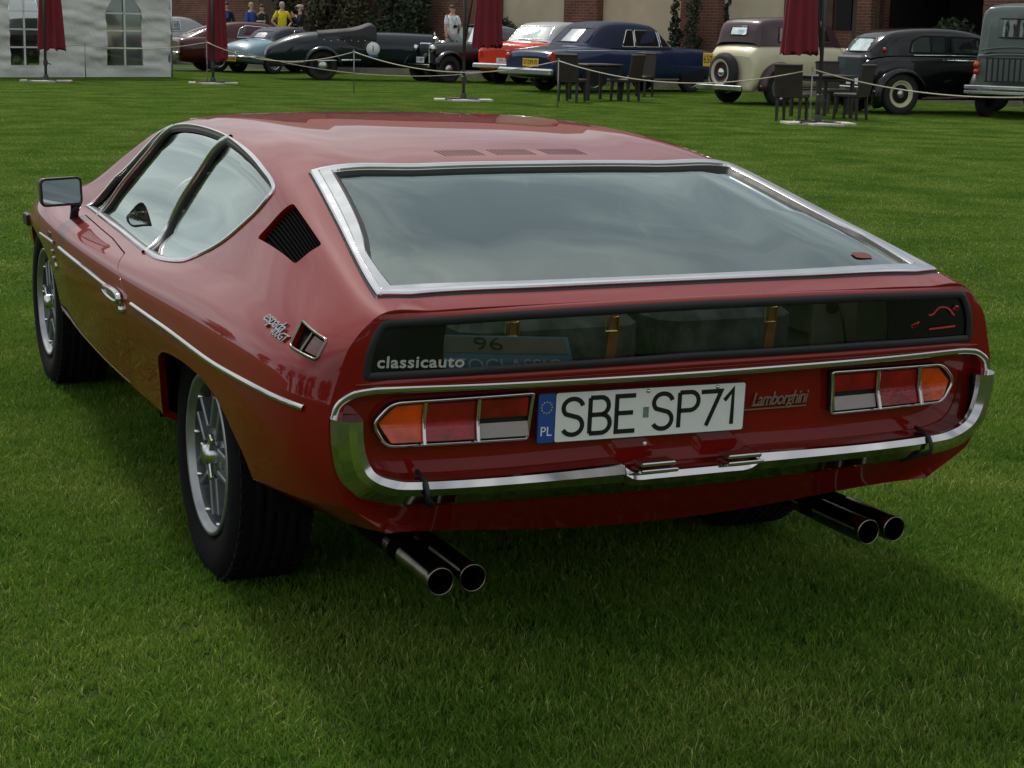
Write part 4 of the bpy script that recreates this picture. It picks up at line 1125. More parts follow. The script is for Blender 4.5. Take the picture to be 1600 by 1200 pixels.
def top_y(S, x, z):
    hb, zb, ht, zt = [np.interp(x, S[:, 0], S[:, k]) for k in (1, 2, 3, 4)]
    f = (z-zb)/max(.01, zt-zb); pts = [(0, hb), (.33, hb+(ht-hb)*.25), (.68, hb+(ht-hb)*.6), (.88, ht), (.97, ht*.86), (1, ht*.5)]
    return np.interp(f, [p[0] for p in pts], [p[1] for p in pts])
def top_x_rear(S, z, y=0):
    zs = S[:, 4]; i = np.argmax(zs); xs = S[:i+1, 0]; return float(np.interp(z, zs[:i+1], xs))
def side_glass(S, poly, sg, name, mat, parent, frame=None, off=.008):
    q = dense(rounded(poly, .03, 3), .12); V = [(x, sg*(top_y(S, x, z)+off), z) for x, z in q]; c = tuple(np.mean(arr(V), axis=0))
    n = len(V); F = [(i, (i+1) % n, n) for i in range(n)]
    if sg > 0: F = [f[::-1] for f in F]
    o = mobj(name, V+[c], F, mat, parent, True)
    if frame:
        mb = MB(); mb.tube(V+[V[0]], .014, 5); mb.build('window_trim', frame, o)
    return o
def rear_glass(S, z0, z1, w0, w1, name, mat, parent, frame=None, off=.012, n=5):
    V = []; rows = 4
    for i in range(rows+1):
        z = z0+(z1-z0)*i/rows; w = w0+(w1-w0)*i/rows; x = top_x_rear(S, z)-off
        V.append([(x+.10*(abs(k/n)**2)*w, w*k/n, z) for k in range(-n, n+1)])
    mb = MB(); mb.loft(V, False, False, True); o = mb.build(name, mat, parent)
    if frame:
        loop = V[0]+[r[-1] for r in V[1:-1]]+V[-1][::-1]+[r[0] for r in V[1:-1]][::-1]
        mb = MB(); mb.tube(loop+[loop[0]], .016, 5); mb.build('window_trim', frame, o)
    return o
def bg_wheel(parent, x, y, r, w, rimcol=None, ring=None, nm='wheel', centre=None):
    sg = -1 if y < 0 else 1
    e = bpy.data.objects.new(nm, None); COL.objects.link(e); e.parent = parent; e.location = (x, y, r)
    mb = MB(); mb.lathe([(r*.62, w*.42), (r*.72, w*.5), (r*.93, w*.46), (r, w*.3), (r, -w*.3), (r*.93, -w*.46), (r*.72, -w*.5), (r*.62, -w*.42), (r*.55, 0)], (0, 0, 0), 'y', 28); mb.build('tyre', M_tyre2, e)
    if ring:
        mb = MB(); mb.lathe([(r*.63, sg*w*.46), (r*.72, sg*w*.515), (r*.84, sg*w*.50)], (0, 0, 0), 'y', 28); mb.build('tyre_wall_band', ring, e)
    mb = MB(); mb.lathe([(r*.64, sg*w*.44), (r*.60, sg*w*.46), (r*.56, sg*w*.25), (r*.45, sg*w*.15), (r*.36, sg*w*.22), (0, sg*w*.22)], (0, 0, 0), 'y', 24); mb.build('rim', rimcol or M_hub, e)
    if centre: mb = MB(); mb.lathe([(r*.44, sg*w*.24), (r*.40, sg*w*.30), (0, sg*w*.31)], (0, 0, 0), 'y', 24); mb.build('rim_centre', centre, e)
    mb = MB(); mb.lathe([(r*.34*(.55 if centre else 1), sg*w*(.20 if not centre else .30)), (r*(.17 if centre else .30), sg*w*.36), (r*.12, sg*w*.44), (0, sg*w*.46)], (0, 0, 0), 'y', 20); mb.build('hubcap', M_hub, e)
    return e
def arch_disc(parent, x, y, r, sg, n=14):  # black half disc painted for the shade of an opening; no hole is cut
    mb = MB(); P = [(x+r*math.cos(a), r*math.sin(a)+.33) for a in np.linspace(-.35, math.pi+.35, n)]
    mb.prism(P, y-.02, y+.02, 'y'); return mb.build('arch_shade_disc', M_dark, parent)
def fender(parent, x, y, r, w, a0, a1, mat, crown=.05, name='fender', tail=0.0, zc=.36, sq=1.0):
    """mudguard: arch swept round a wheel at (x, y), angles from the front (0) over the top (pi/2) to the rear (pi)"""
    rings = []
    for k in range(15):
        a = a0+(a1-a0)*k/14; ca, sa = math.cos(a), math.sin(a)
        rr = r*(1+tail*max(0, (a-math.pi*.6))/2); ring = []
        for q in range(7):
            b = math.pi*q/6; h = crown*math.sin(b); yy = y-math.cos(b)*w/2
            ring.append((x+(rr+h)*ca*sq, yy, zc+(rr+h)*sa))
        rings.append(ring)
    inner = [[(p[0]-.02*math.cos(a0+(a1-a0)*i/14), p[1], p[2]-.02*math.sin(a0+(a1-a0)*i/14)) for p in r_] for i, r_ in enumerate(rings)]
    mb = MB(); full = [r_+i_[::-1] for r_, i_ in zip(rings, inner)]; mb.loft([r_[::-1] for r_ in full], True, True, True)
    return mb.build(name, mat, parent)
def bxp(name, c, size, mat, parent, bev=.01, rz=0, M=None):
    mb = MB(); mb.box(c, size, rz, bev, M); return mb.build(name, mat, parent)
def place_car(name, px, py, phi, label, xr, hw, group='classic cars parked beyond the rope'):
    """px, py: foot of the near rear wheel; phi: heading away from the camera's right; near side is local -Y"""
    P = ground(px, py); X = RIGHT*math.cos(phi)+FWD*math.sin(phi); Y = Vector((-X.y, X.x, 0))
    O = P-X*xr+Y*hw; return empty(name, (O.x, O.y, GZ), math.atan2(X.y, X.x), label, 'car', group)
LETTER = [None]
def plate_text(parent, txt, c, w, h, mat, tcol, yaw=0.0, name='number_plate'):
    """plate facing local -X"""
    mb = MB(); mb.box(c, (.01, w, h), bev=.003); p = mb.build(name, mat, parent)
    V, F = text_mesh(txt, h*.85, ext=.0015); sx = min(1.2, w*.85/max(.01, V[:, 0].max()-V[:, 0].min()))
    LETTER[0] = mobj('plate_lettering', [(c[0]-.0065-v[2], c[1]-v[0]*sx, c[2]+v[1]) for v in V], F, tcol, parent); return p
def cabin(root, x0, x1, hw, z, mat=None):
    for x in (x0, x1):
        for y in (-hw*.45, hw*.45):
            bxp('seat', (x, y, z), (.14, hw*.75, .55), mat or M_seatd, root, .05)

# ---- 1 maroon fastback by the marquee
def maroon_coupe():
    P = paint('maroon_paint', (.085, .010, .016))
    r = place_car('fastback_coupe', 340, 112.5, .42, 'maroon fastback coupe with large curved rear glass, parked beside the white marquee', 1.05, .84)
    st = [(0, .62, .38, .70, .78, .60, .84), (.10, .72, .28, .82, .88, .66, .93), (.7, .76, .24, .86, .92, .70, 1.0), (1.6, .78, .22, .87, .91, .70, .98), (2.6, .78, .22, .87, .90, .70, .96), (3.4, .77, .22, .86, .88, .70, .95), (4.3, .72, .26, .82, .80, .6, .84), (4.7, .6, .36, .70, .68, .5, .70)]
    mb, S = body_loft(st); mb.build('body', P, r)
    gt = [(.25, .66, .90, .50, .95), (.8, .70, .92, .52, 1.18), (1.5, .72, .92, .54, 1.36), (2.1, .73, .92, .55, 1.39), (2.7, .73, .91, .52, 1.33), (3.35, .70, .91, .5, .98)]
    mb, G = top_loft(gt); mb.build('roof', P, r)
    rear_glass(G, 1.0, 1.32, .50, .46, 'rear_window', M_carglass, r, M_chrome2)
    for sg in (-1, 1):
        side_glass(G, [(1.65, .96), (2.85, .96), (2.55, 1.24), (1.95, 1.29), (1.75, 1.2)], sg, 'side_window', M_carglass, r, M_chrome2)
        side_glass(G, [(2.90, .96), (3.15, .96), (2.72, 1.22), (2.62, 1.22)], sg, 'quarter_window', M_carglass, r, M_chrome2)
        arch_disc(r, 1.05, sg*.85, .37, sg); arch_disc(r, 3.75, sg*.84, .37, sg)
        bxp('tail_lamp', (.05, sg*.60, .72), (.06, .16, .14), M_redlamp, r)
    for x in (1.05, 3.75):
        for y in (-.80, .80): bg_wheel(r, x, y, .33, .2)
    bxp('rear_bumper', (-.06, 0, .50), (.10, 1.66, .10), M_chrome2, r, .03)
    bxp('door_handle', (2.0, -.872, .84), (.14, .02, .025), M_chrome2, r, .005)
maroon_coupe()
# ---- 2 silver saloon peeping out behind the marquee
def silver_saloon():
    P = paint('silver_paint', (.42, .43, .44))
    r = place_car('silver_saloon', 236, 99, .25, 'silver saloon almost hidden behind the marquee edge, only its rear roof pillar showing', 1.0, .8)
    mb, S = body_loft([(0, .6, .4, .7, .8, .6, .9), (.1, .7, .3, .8, .95, .65, 1.0), (1.5, .75, .25, .84, 1.0, .7, 1.05), (3.2, .75, .25, .84, .98, .7, 1.02), (4.3, .7, .3, .78, .8, .6, .85)]); mb.build('body', P, r)
    mb, G = top_loft([(.5, .68, .98, .5, 1.03), (1.0, .7, 1.0, .54, 1.42), (1.6, .72, 1.0, .56, 1.50), (2.3, .72, 1.0, .55, 1.46), (3.0, .68, .98, .5, 1.05)]); mb.build('roof', P, r)
    for sg in (-1, 1):
        side_glass(G, [(1.0, 1.05), (2.0, 1.05), (1.95, 1.38), (1.25, 1.38)], sg, 'side_window', M_carglass, r, M_chrome2)
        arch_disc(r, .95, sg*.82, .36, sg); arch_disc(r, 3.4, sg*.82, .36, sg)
    for x in (.95, 3.4):
        for y in (-.78, .78): bg_wheel(r, x, y, .32, .19)
silver_saloon()
# ---- 3 pale blue rounded cabriolet
def blue_cabrio():
    P = paint('pale_blue_paint', (.22, .36, .44)); T = pmat('black_soft_top', (.035, .045, .06), .8, noise=(30, .2), bump=(80, .2, .004))
    r = place_car('rounded_cabriolet', 428, 116, .85, 'pale blue rounded cabriolet with dark soft top and yellow plate, seen from behind', .85, .78)
    st = [(0, .45, .42, .52, .58, .3, .62), (.06, .60, .34, .68, .66, .4, .74), (.35, .70, .28, .78, .78, .5, .88), (.9, .72, .24, .82, .86, .55, .96), (1.6, .73, .23, .82, .86, .6, .93), (2.5, .73, .23, .82, .85, .6, .92), (3.3, .70, .25, .80, .80, .5, .84), (3.8, .5, .34, .62, .62, .3, .66)]
    mb, S = body_loft(st); mb.build('body', P, r)
    mb, G = top_loft([(.95, .60, .90, .35, .94), (1.25, .64, .88, .50, 1.17), (1.7, .66, .88, .53, 1.27), (2.2, .66, .88, .50, 1.25), (2.6, .62, .90, .48, .98)]); mb.build('soft_top', T, r)
    rear_glass(G, .97, 1.14, .40, .36, 'rear_window', pmat('clouded_window', (.35, .37, .38), .35, noise=(8, .2)), r, T)
    for sg in (-1, 1):
        side_glass(G, [(1.7, .92), (2.45, .92), (2.2, 1.16), (1.78, 1.18)], sg, 'side_window', M_carglass, r, M_chrome2)
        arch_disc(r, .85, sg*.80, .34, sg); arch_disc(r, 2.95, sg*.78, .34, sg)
        bxp('tail_lamp', (.10, sg*.58, .62), (.08, .08, .06), M_redlamp, r, .02)
        mb = MB(); mb.tube([(-.10, sg*.30, .45), (-.10, sg*.30, .60)], .022, 8); mb.build('overrider', M_chrome2, r)
    for x in (.85, 2.95):
        for y in (-.74, .74): bg_wheel(r, x, y, .32, .17)
    mb = MB(); mb.tube([(.35, -.80, .46), (.02, -.72, .46), (-.09, -.4, .46), (-.11, 0, .46), (-.09, .4, .46), (.02, .72, .46), (.35, .80, .46)], .035, 8); mb.build('rear_bumper', M_chrome2, r)
    plate_text(r, 'DL-6390', (-.13, -.12, .40), .46, .13, M_yplate, M_black)
    mb = MB()
    for k in range(9): mb.box((.50+.012*k, -.16+.04*k, .905), (.22, .012, .012))
    mb.build('engine_grille', M_chrome2, r)
blue_cabrio()
# ---- 4 dark boat-tailed tourer with number roundel
def tourer():
    P = paint('midnight_blue_paint', (.007, .014, .022), .3); T = pmat('black_tonneau', (.015, .016, .018), .7, noise=(20, .3), bump=(30, .3, .01))
    r = place_car('open_tourer', 504, 126, .20, 'dark blue open prewar tourer with long rounded tail and white number 1 roundel', 1.05, .72)
    st = [(-.35, .16, .55, .2, .62, .1, .66), (-.22, .30, .42, .38, .78, .25, .86), (.35, .46, .36, .58, 1.0, .40, 1.12), (1.0, .55, .34, .66, 1.08, .5, 1.21), (1.7, .56, .34, .66, 1.09, .52, 1.20), (2.3, .52, .36, .60, 1.10, .45, 1.22), (3.0, .44, .38, .50, 1.09, .34, 1.22), (3.9, .36, .40, .42, 1.07, .28, 1.19)]
    mb, S = body_loft(st); mb.build('body', P, r)
    mb = MB()
    for y in (-.28, .28): pass
    C0 = catmull([(.95, 1.20), (1.35, 1.24), (1.7, 1.27), (2.0, 1.33), (2.28, 1.42), (2.42, 1.34)], 3)
    mb.loft([[(x, -.60+.04*0, 1.02), (x, -.56, z-.06), (x, -.3, z+.02*math.sin(x*9)), (x, 0, z+.02), (x, .3, z-.01), (x, .56, z-.06), (x, .60, 1.02)][::-1] for x, z in C0], False, False, True); mb.build('tonneau_cover', T, r)
    mb = MB()
    for k in range(8): mb.lathe([(0, -.012), (.012, -.01), (.016, 0)], (1.1+.17*k, -.655, 1.0-.02*(k % 2)), 'y', 6)
    mb.build('cover_studs', M_chrome2, r)['kind'] = 'stuff'
    mb = MB(); mb.add([(1.45, -.662, 1.10), (1.75, -.675, .90), (2.10, -.675, .80), (2.15, -.655, 1.12)], [(0, 1, 2, 3)]); mb.build('tonneau_flap', T, r)
    mb = MB(); mb.lathe([(.0, -.014), (.17, -.014), (.17, 0)], (2.32, -.66, .80), 'y', 28); rd = mb.build('number_roundel', M_white, r)
    V, F = text_mesh('1', .22, ext=.002); mobj('roundel_number', [(2.32+v[0], -.677-v[2], .80+v[1]) for v in V], F, M_blue, rd)
    bxp('roundel_stripe', (2.32, -.676, .63), (.26, .006, .05), M_blue, rd, .002)
    mb = MB(); mb.box((3.98, 0, .86), (.14, .62, .52), bev=.05); mb.lathe([(.0, .0), (.035, .01), (.03, .05), (.012, .09), (0, .12)], (3.98, 0, 1.14), 'z', 10); mb.build('radiator', M_chrome2, r)
    for sg in (-1, 1):
        mb = MB(); mb.lathe([(0, -.12), (.08, -.10), (.125, 0), (.13, .05), (.0, .07)], (4.15, sg*.32, .92), 'x', 16); mb.build('headlamp', M_chrome2, r)
        fender(r, 1.05, sg*.80, .43, .32, .05, math.pi+.05, P, .07)
        fender(r, 3.95, sg*.80, .43, .32, .35, math.pi+.05, P, .07)
    for x in (1.05, 3.95):
        for y in (-.74, .74): bg_wheel(r, x, y, .37, .15, M_dark)
    mb = MB(); mb.box((2.4, 0, .38), (3.6, .7, .10)); mb.tube([(1.05, -.7, .37), (1.05, .7, .37)], .04); mb.tube([(3.95, -.7, .37), (3.95, .7, .37)], .03); mb.build('chassis', M_dark, r)
    mb = MB(); mb.loft([[(2.40, y, 1.16), (2.44, y, 1.16), (2.38, y, 1.36), (2.36, y, 1.36)] for y in (-.5, .5)], True, True); mb.build('windscreen', M_carglass, r)
    bxp('tail_lamp', (.02, -.22, .60), (.05, .07, .07), M_redlamp, r, .02)
    mb = MB(); mb.tube([(2.0, -.76, .52), (1.2, -.80, .50), (.2, -.55, .42)], .035); mb.build('exhaust', M_chrome2, r)
tourer()
# ---- 5 small black roadster with its grey top folded
def black_roadster():
    P = paint('black_paint', (.010, .010, .012)); T = pmat('grey_folded_top', (.13, .14, .16), .8, noise=(9, .3), bump=(12, .4, .02))
    r = place_car('small_roadster', 700, 130, math.pi+.62, 'small black prewar roadster with grey hood cloth, between the tourer and the red saloon', 2.75, -.62)
    mb, S = body_loft([(0, .40, .42, .46, .70, .3, .78), (.1, .46, .36, .54, .84, .36, .92), (.6, .50, .34, .60, .98, .42, 1.0), (1.3, .50, .34, .60, 1.0, .42, 1.02), (1.9, .46, .36, .54, .98, .36, 1.02), (3.0, .36, .40, .42, .92, .26, .98)]); mb.build('body', P, r)
    mb = MB(); rng = np.random.RandomState(4); rings = []
    for k, (x, z) in enumerate(catmull([(.15, 1.02), (.30, 1.30), (.7, 1.42), (1.2, 1.48), (1.6, 1.44)], 3)):
        rings.append([(x, y, z-.06*(abs(y)/.5)**2+rng.uniform(-.015, .015)) for y in (-.56, -.4, -.2, 0, .2, .4, .56)]+[(x, .60, z-.20), (x, .6, 1.0)])
        rings[-1] = [(x, -.6, 1.0), (x, -.60, z-.20)]+rings[-1]
    mb.loft([q[::-1] for q in rings], False, False, True); mb.build('hood_cloth', T, r)
    for sg in (-1, 1):
        fender(r, .55, sg*.66, .39, .22, .1, math.pi+.1, P, .05); fender(r, 2.75, sg*.66, .39, .22, .2, math.pi-.1, P, .05)
        bxp('tail_lamp', (.02, sg*.45, .62), (.06, .07, .09), M_redlamp, r, .02)
        mb = MB(); mb.tube([(.95, sg*.60, 1.0), (1.3, sg*.60, 1.2), (1.6, sg*.6, 1.40)], .016, 6); mb.build('hood_iron', M_dark, r)
    for x in (.55, 2.75):
        for y in (-.64, .64): bg_wheel(r, x, y, .34, .13, M_dark)
    bxp('front_bumper', (3.32, 0, .42), (.05, 1.25, .08), M_chrome2, r, .02)
    p_ = plate_text(r, 'S-407', (3.25, .10, .56), .36, .14, M_wplate, M_black)
    for q_ in (p_, LETTER[0]): q_.rotation_euler = (0, 0, math.pi); q_.location = (6.5, .2, 0)
    bxp('radiator', (3.02, 0, .72), (.10, .46, .52), M_chrome2, r, .05)
    mb = MB(); mb.loft([[(1.75, y, 1.0), (1.78, y, 1.0), (1.66, y, 1.38), (1.63, y, 1.38)] for y in (-.48, .48)], True, True); mb.build('windscreen', M_carglass, r)
    for sg in (-1, 1):
        mb = MB(); mb.lathe([(0, .09), (.085, .08), (.10, .03), (.07, -.06), (0, -.10)], (3.05, sg*.40, .84), 'x', 14); mb.build('headlamp', M_chrome2, r)
    mb = MB(); mb.lathe([(.31, .06), (.33, 0), (.31, -.06), (.18, -.05), (.0, -.04)], (-.06, -.18, .68), 'x', 20); mb.build('spare_wheel', M_tyre2, r)
    mb = MB(); mb.box((1.6, 0, .36), (2.9, .6, .1)); mb.build('chassis', M_dark, r)
black_roadster()
# ---- 6 red saloon with white roof
def red_saloon():
    P = paint('signal_red_paint', (.85, .055, .03)); W = paint('white_roof_paint', (.62, .64, .64))
    r = place_car('two_tone_saloon', 862, 134, .98, 'bright red saloon with white roof and chrome bumper, seen from behind', .95, .80)
    st = [(0, .66, .40, .74, .78, .58, .86), (.12, .76, .30, .84, .96, .62, 1.02), (.8, .78, .26, .87, 1.0, .66, 1.08), (1.5, .78, .24, .87, 1.0, .68, 1.06), (3.0, .78, .24, .87, .99, .68, 1.04), (4.0, .74, .28, .84, .95, .62, 1.02), (4.5, .62, .38, .72, .80, .5, .86)]
    mb, S = body_loft(st); mb.build('body', P, r)
    mb, G = top_loft([(1.0, .70, 1.02, .52, 1.08), (1.25, .72, 1.02, .56, 1.30), (1.6, .73, 1.02, .60, 1.50), (2.2, .74, 1.02, .61, 1.56), (2.9, .73, 1.02, .58, 1.50), (3.5, .70, 1.0, .54, 1.06)]); mb.build('roof', W, r)
    rear_glass(G, 1.12, 1.44, .58, .50, 'rear_window', M_carglass, r, M_chrome2)
    for sg in (-1, 1):
        side_glass(G, [(1.7, 1.06), (2.35, 1.06), (2.35, 1.42), (1.85, 1.42)], sg, 'side_window', M_carglass, r, M_chrome2)
        side_glass(G, [(2.40, 1.06), (3.1, 1.06), (2.85, 1.42), (2.40, 1.42)], sg, 'side_window', M_carglass, r, M_chrome2)
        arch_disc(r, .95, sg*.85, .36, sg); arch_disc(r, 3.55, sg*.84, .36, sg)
        bxp('tail_lamp', (.03, sg*.68, .74), (.07, .10, .20), M_redlamp, r, .03)
    for x in (.95, 3.55):
        for y in (-.80, .80): bg_wheel(r, x, y, .33, .18, ring=None)
    bxp('rear_bumper', (-.10, 0, .46), (.12, 1.74, .13), M_chrome2, r, .04)
    plate_text(r, 'SK-618', (-.04, -.05, .60), .52, .12, M_wplate, M_redprint)
    cabin(r, 1.7, 2.5, .66, 1.0)
red_saloon()
# ---- 7 large navy convertible with soft top up
def navy_convertible():
    P = paint('navy_paint', (.012, .030, .085), .26); T = pmat('navy_soft_top', (.014, .022, .055), .82, noise=(18, .2), bump=(60, .25, .006))
    r = place_car('large_convertible', 926, 146.5, .68, 'large navy blue convertible with navy soft top raised, behind the first wicker table', 1.15, .86)
    st = [(0, .70, .40, .78, .74, .62, .80), (.12, .80, .32, .88, .88, .68, .93), (.7, .84, .28, .92, .96, .72, 1.03), (1.3, .85, .26, .93, 1.00, .74, 1.08), (1.9, .85, .26, .93, .97, .74, 1.04), (3.0, .85, .26, .93, .96, .74, 1.02), (4.2, .84, .26, .92, .95, .72, 1.04), (4.9, .80, .30, .88, .92, .66, 1.0), (5.2, .72, .4, .8, .86, .6, .92)]
    mb, S = body_loft(st); mb.build('body', P, r)
    mb, G = top_loft([(1.05, .70, 1.02, .50, 1.06), (1.35, .76, 1.01, .58, 1.32), (1.65, .79, 1.0, .64, 1.53), (2.2, .80, .99, .66, 1.585), (2.8, .80, .98, .64, 1.56), (3.25, .79, .98, .61, 1.46), (3.75, .76, .98, .60, 1.02)]); mb.build('soft_top', T, r)
    rear_glass(G, 1.12, 1.42, .60, .52, 'rear_window', pmat('soft_window', (.33, .37, .42), .22, noise=(6, .15)), r, T)
    for sg in (-1, 1):
        side_glass(G, [(2.05, 1.03), (2.42, 1.03), (2.42, 1.40), (2.22, 1.40)], sg, 'quarter_window', M_carglass, r, M_chrome2)
        side_glass(G, [(2.46, 1.03), (3.22, 1.03), (3.18, 1.39), (2.46, 1.40)], sg, 'side_window', M_carglass, r, M_chrome2)
        side_glass(G, [(3.27, 1.03), (3.62, 1.03), (3.25, 1.36)], sg, 'vent_window', M_carglass, r, M_chrome2)
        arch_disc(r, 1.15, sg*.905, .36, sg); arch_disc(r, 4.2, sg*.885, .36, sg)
        mb = MB(); mb.lathe([(0, -.03), (.05, -.02), (.06, .02)], (-.01, sg*.72, .80), 'x', 12); l_ = mb.build('tail_lamp', M_redlamp, r)
        bxp('tail_lamp_block', (.04, sg*.80, .80), (.10, .10, .22), M_redlamp, r, .03)
        mb = MB(); mb.tube([(.35, sg*.935, .93), (1.6, sg*.945, .95), (3.0, sg*.945, .94), (4.8, sg*.91, .90)], .008, 5); mb.build('waist_line', M_chrome2, r)
        bxp('door_handle', (2.55, sg*.945, .90), (.16, .02, .03), M_chrome2, r, .006)
        mb = MB(); mb.lathe([(0, -.05), (.05, -.04), (.07, .02), (.06, .05), (0, .05)], (5.12, sg*.78, .80), 'x', 12); mb.build('headlamp', M_chrome2, r)
        bxp('sill_strip', (2.6, sg*.90, .31), (2.3, .02, .04), M_chrome2, r, .006)
    for x in (1.15, 4.2):
        for y in (-.80, .80): bg_wheel(r, x, y, .35, .2)
    bxp('rear_bumper', (-.10, 0, .46), (.14, 1.84, .15), M_chrome2, r, .05)
    plate_text(r, '57-DM-93', (-.03, -.10, .66), .55, .17, M_yplate, M_black)
    cabin(r, 2.0, 2.75, .74, 1.0, pmat('pale_hide', (.38, .36, .30), .6)); mb = MB(); mb.tube([(3.15, .36+.17*math.cos(a), 1.05+.17*math.sin(a)) for a in np.linspace(0, 6.28, 18)], .012, 5); mb.build('steering_wheel', M_dark, r)
navy_convertible()
# ---- 8 cream and maroon prewar saloon with spare wheel on its tail
def cream_saloon():
    P = paint('cream_paint', (.80, .74, .50)); K = paint('aubergine_paint', (.065, .028, .038)); Wt = pmat('white_wall', (.6, .56, .46), .6)
    r = place_car('prewar_saloon', 1216, 166, .60, 'cream and maroon prewar saloon carrying a spare wheel with pale ring on its tail', .62, .76)
    st = [(0, .56, .32, .62, .92, .52, .96), (.06, .62, .26, .68, 1.02, .56, 1.08), (.35, .64, .34, .70, 1.16, .62, 1.20), (1.4, .66, .34, .72, 1.16, .64, 1.20), (2.3, .64, .34, .70, 1.14, .58, 1.20), (2.6, .56, .36, .62, 1.08, .44, 1.16), (3.9, .40, .42, .46, 1.0, .30, 1.08)]
    mb, S = body_loft(st); mb.build('body', P, r)
    mb, G = top_loft([(.14, .62, 1.16, .44, 1.22), (.22, .66, 1.16, .56, 1.55), (.42, .68, 1.16, .60, 1.68), (1.0, .69, 1.16, .61, 1.72), (1.8, .68, 1.16, .60, 1.69), (2.15, .66, 1.16, .56, 1.58), (2.4, .62, 1.14, .52, 1.20)]); mb.build('roof', K, r)
    rear_glass(G, 1.36, 1.52, .26, .24, 'rear_window', M_carglass, r, K, off=.02)
    for sg in (-1, 1):
        side_glass(G, [(.62, 1.24), (1.28, 1.24), (1.28, 1.53), (.66, 1.53)], sg, 'side_window', M_carglass, r, K)
        side_glass(G, [(1.40, 1.24), (2.02, 1.24), (1.92, 1.53), (1.40, 1.53)], sg, 'side_window', M_carglass, r, K)
        fender(r, .62, sg*.76, .43, .26, .1, math.pi+.15, K, .07, zc=.36); fender(r, 3.6, sg*.76, .42, .26, .1, math.pi-.1, K, .07)
        bxp('running_board', (2.1, sg*.78, .33), (2.0, .24, .04), K, r, .01)
        mb = MB(); mb.lathe([(0, -.09), (.08, -.07), (.11, 0), (.0, .03)], (4.0, sg*.42, .92), 'x', 14); mb.build('headlamp', M_chrome2, r)
    for x in (.62, 3.6):
        for y in (-.74, .74): bg_wheel(r, x, y, .36, .15, ring=None)
    sp = bpy.data.objects.new('spare_wheel', None); COL.objects.link(sp); sp.parent = r; sp.location = (-.12, .05, .63)
    mb = MB(); mb.lathe([(.20, -.08), (.26, -.11), (.34, -.10), (.385, -.04), (.385, .04), (.30, .09)], (0, 0, 0), 'x', 30); mb.build('tyre', M_tyre2, sp)
    mb = MB(); mb.lathe([(.262, -.114), (.235, -.108), (.205, -.085)], (0, 0, 0), 'x', 30); mb.build('pale_ring', Wt, sp)
    mb = MB(); mb.lathe([(.205, -.084), (.15, -.06), (.10, -.07), (.0, -.07)], (0, 0, 0), 'x', 24); mb.build('rim', K, sp)
    mb = MB(); mb.lathe([(.085, -.07), (.07, -.11), (0, -.125)], (0, 0, 0), 'x', 18); mb.build('hubcap', M_chrome2, sp)
    bxp('rear_bumper', (-.28, 0, .34), (.06, 1.35, .10), M_chrome2, r, .025)
    for sg in (-1, 1):
        mb = MB(); mb.lathe([(0, -.03), (.045, -.02), (.05, .03)], (.03, sg*.52 , .92), 'x', 10); mb.tube([(.05, sg*.52, .92), (.1, sg*.52, .80)], .012, 5); mb.build('tail_lamp', M_dark, r)
    plate_text(r, '650', (-.16, .50, .86), .30, .26, M_yplate, M_black)
    mb = MB(); mb.box((2, 0, .36), (3.6, .6, .1)); mb.build('chassis', M_dark, r); cabin(r, .9, 1.7, .6, 1.1)
cream_saloon()
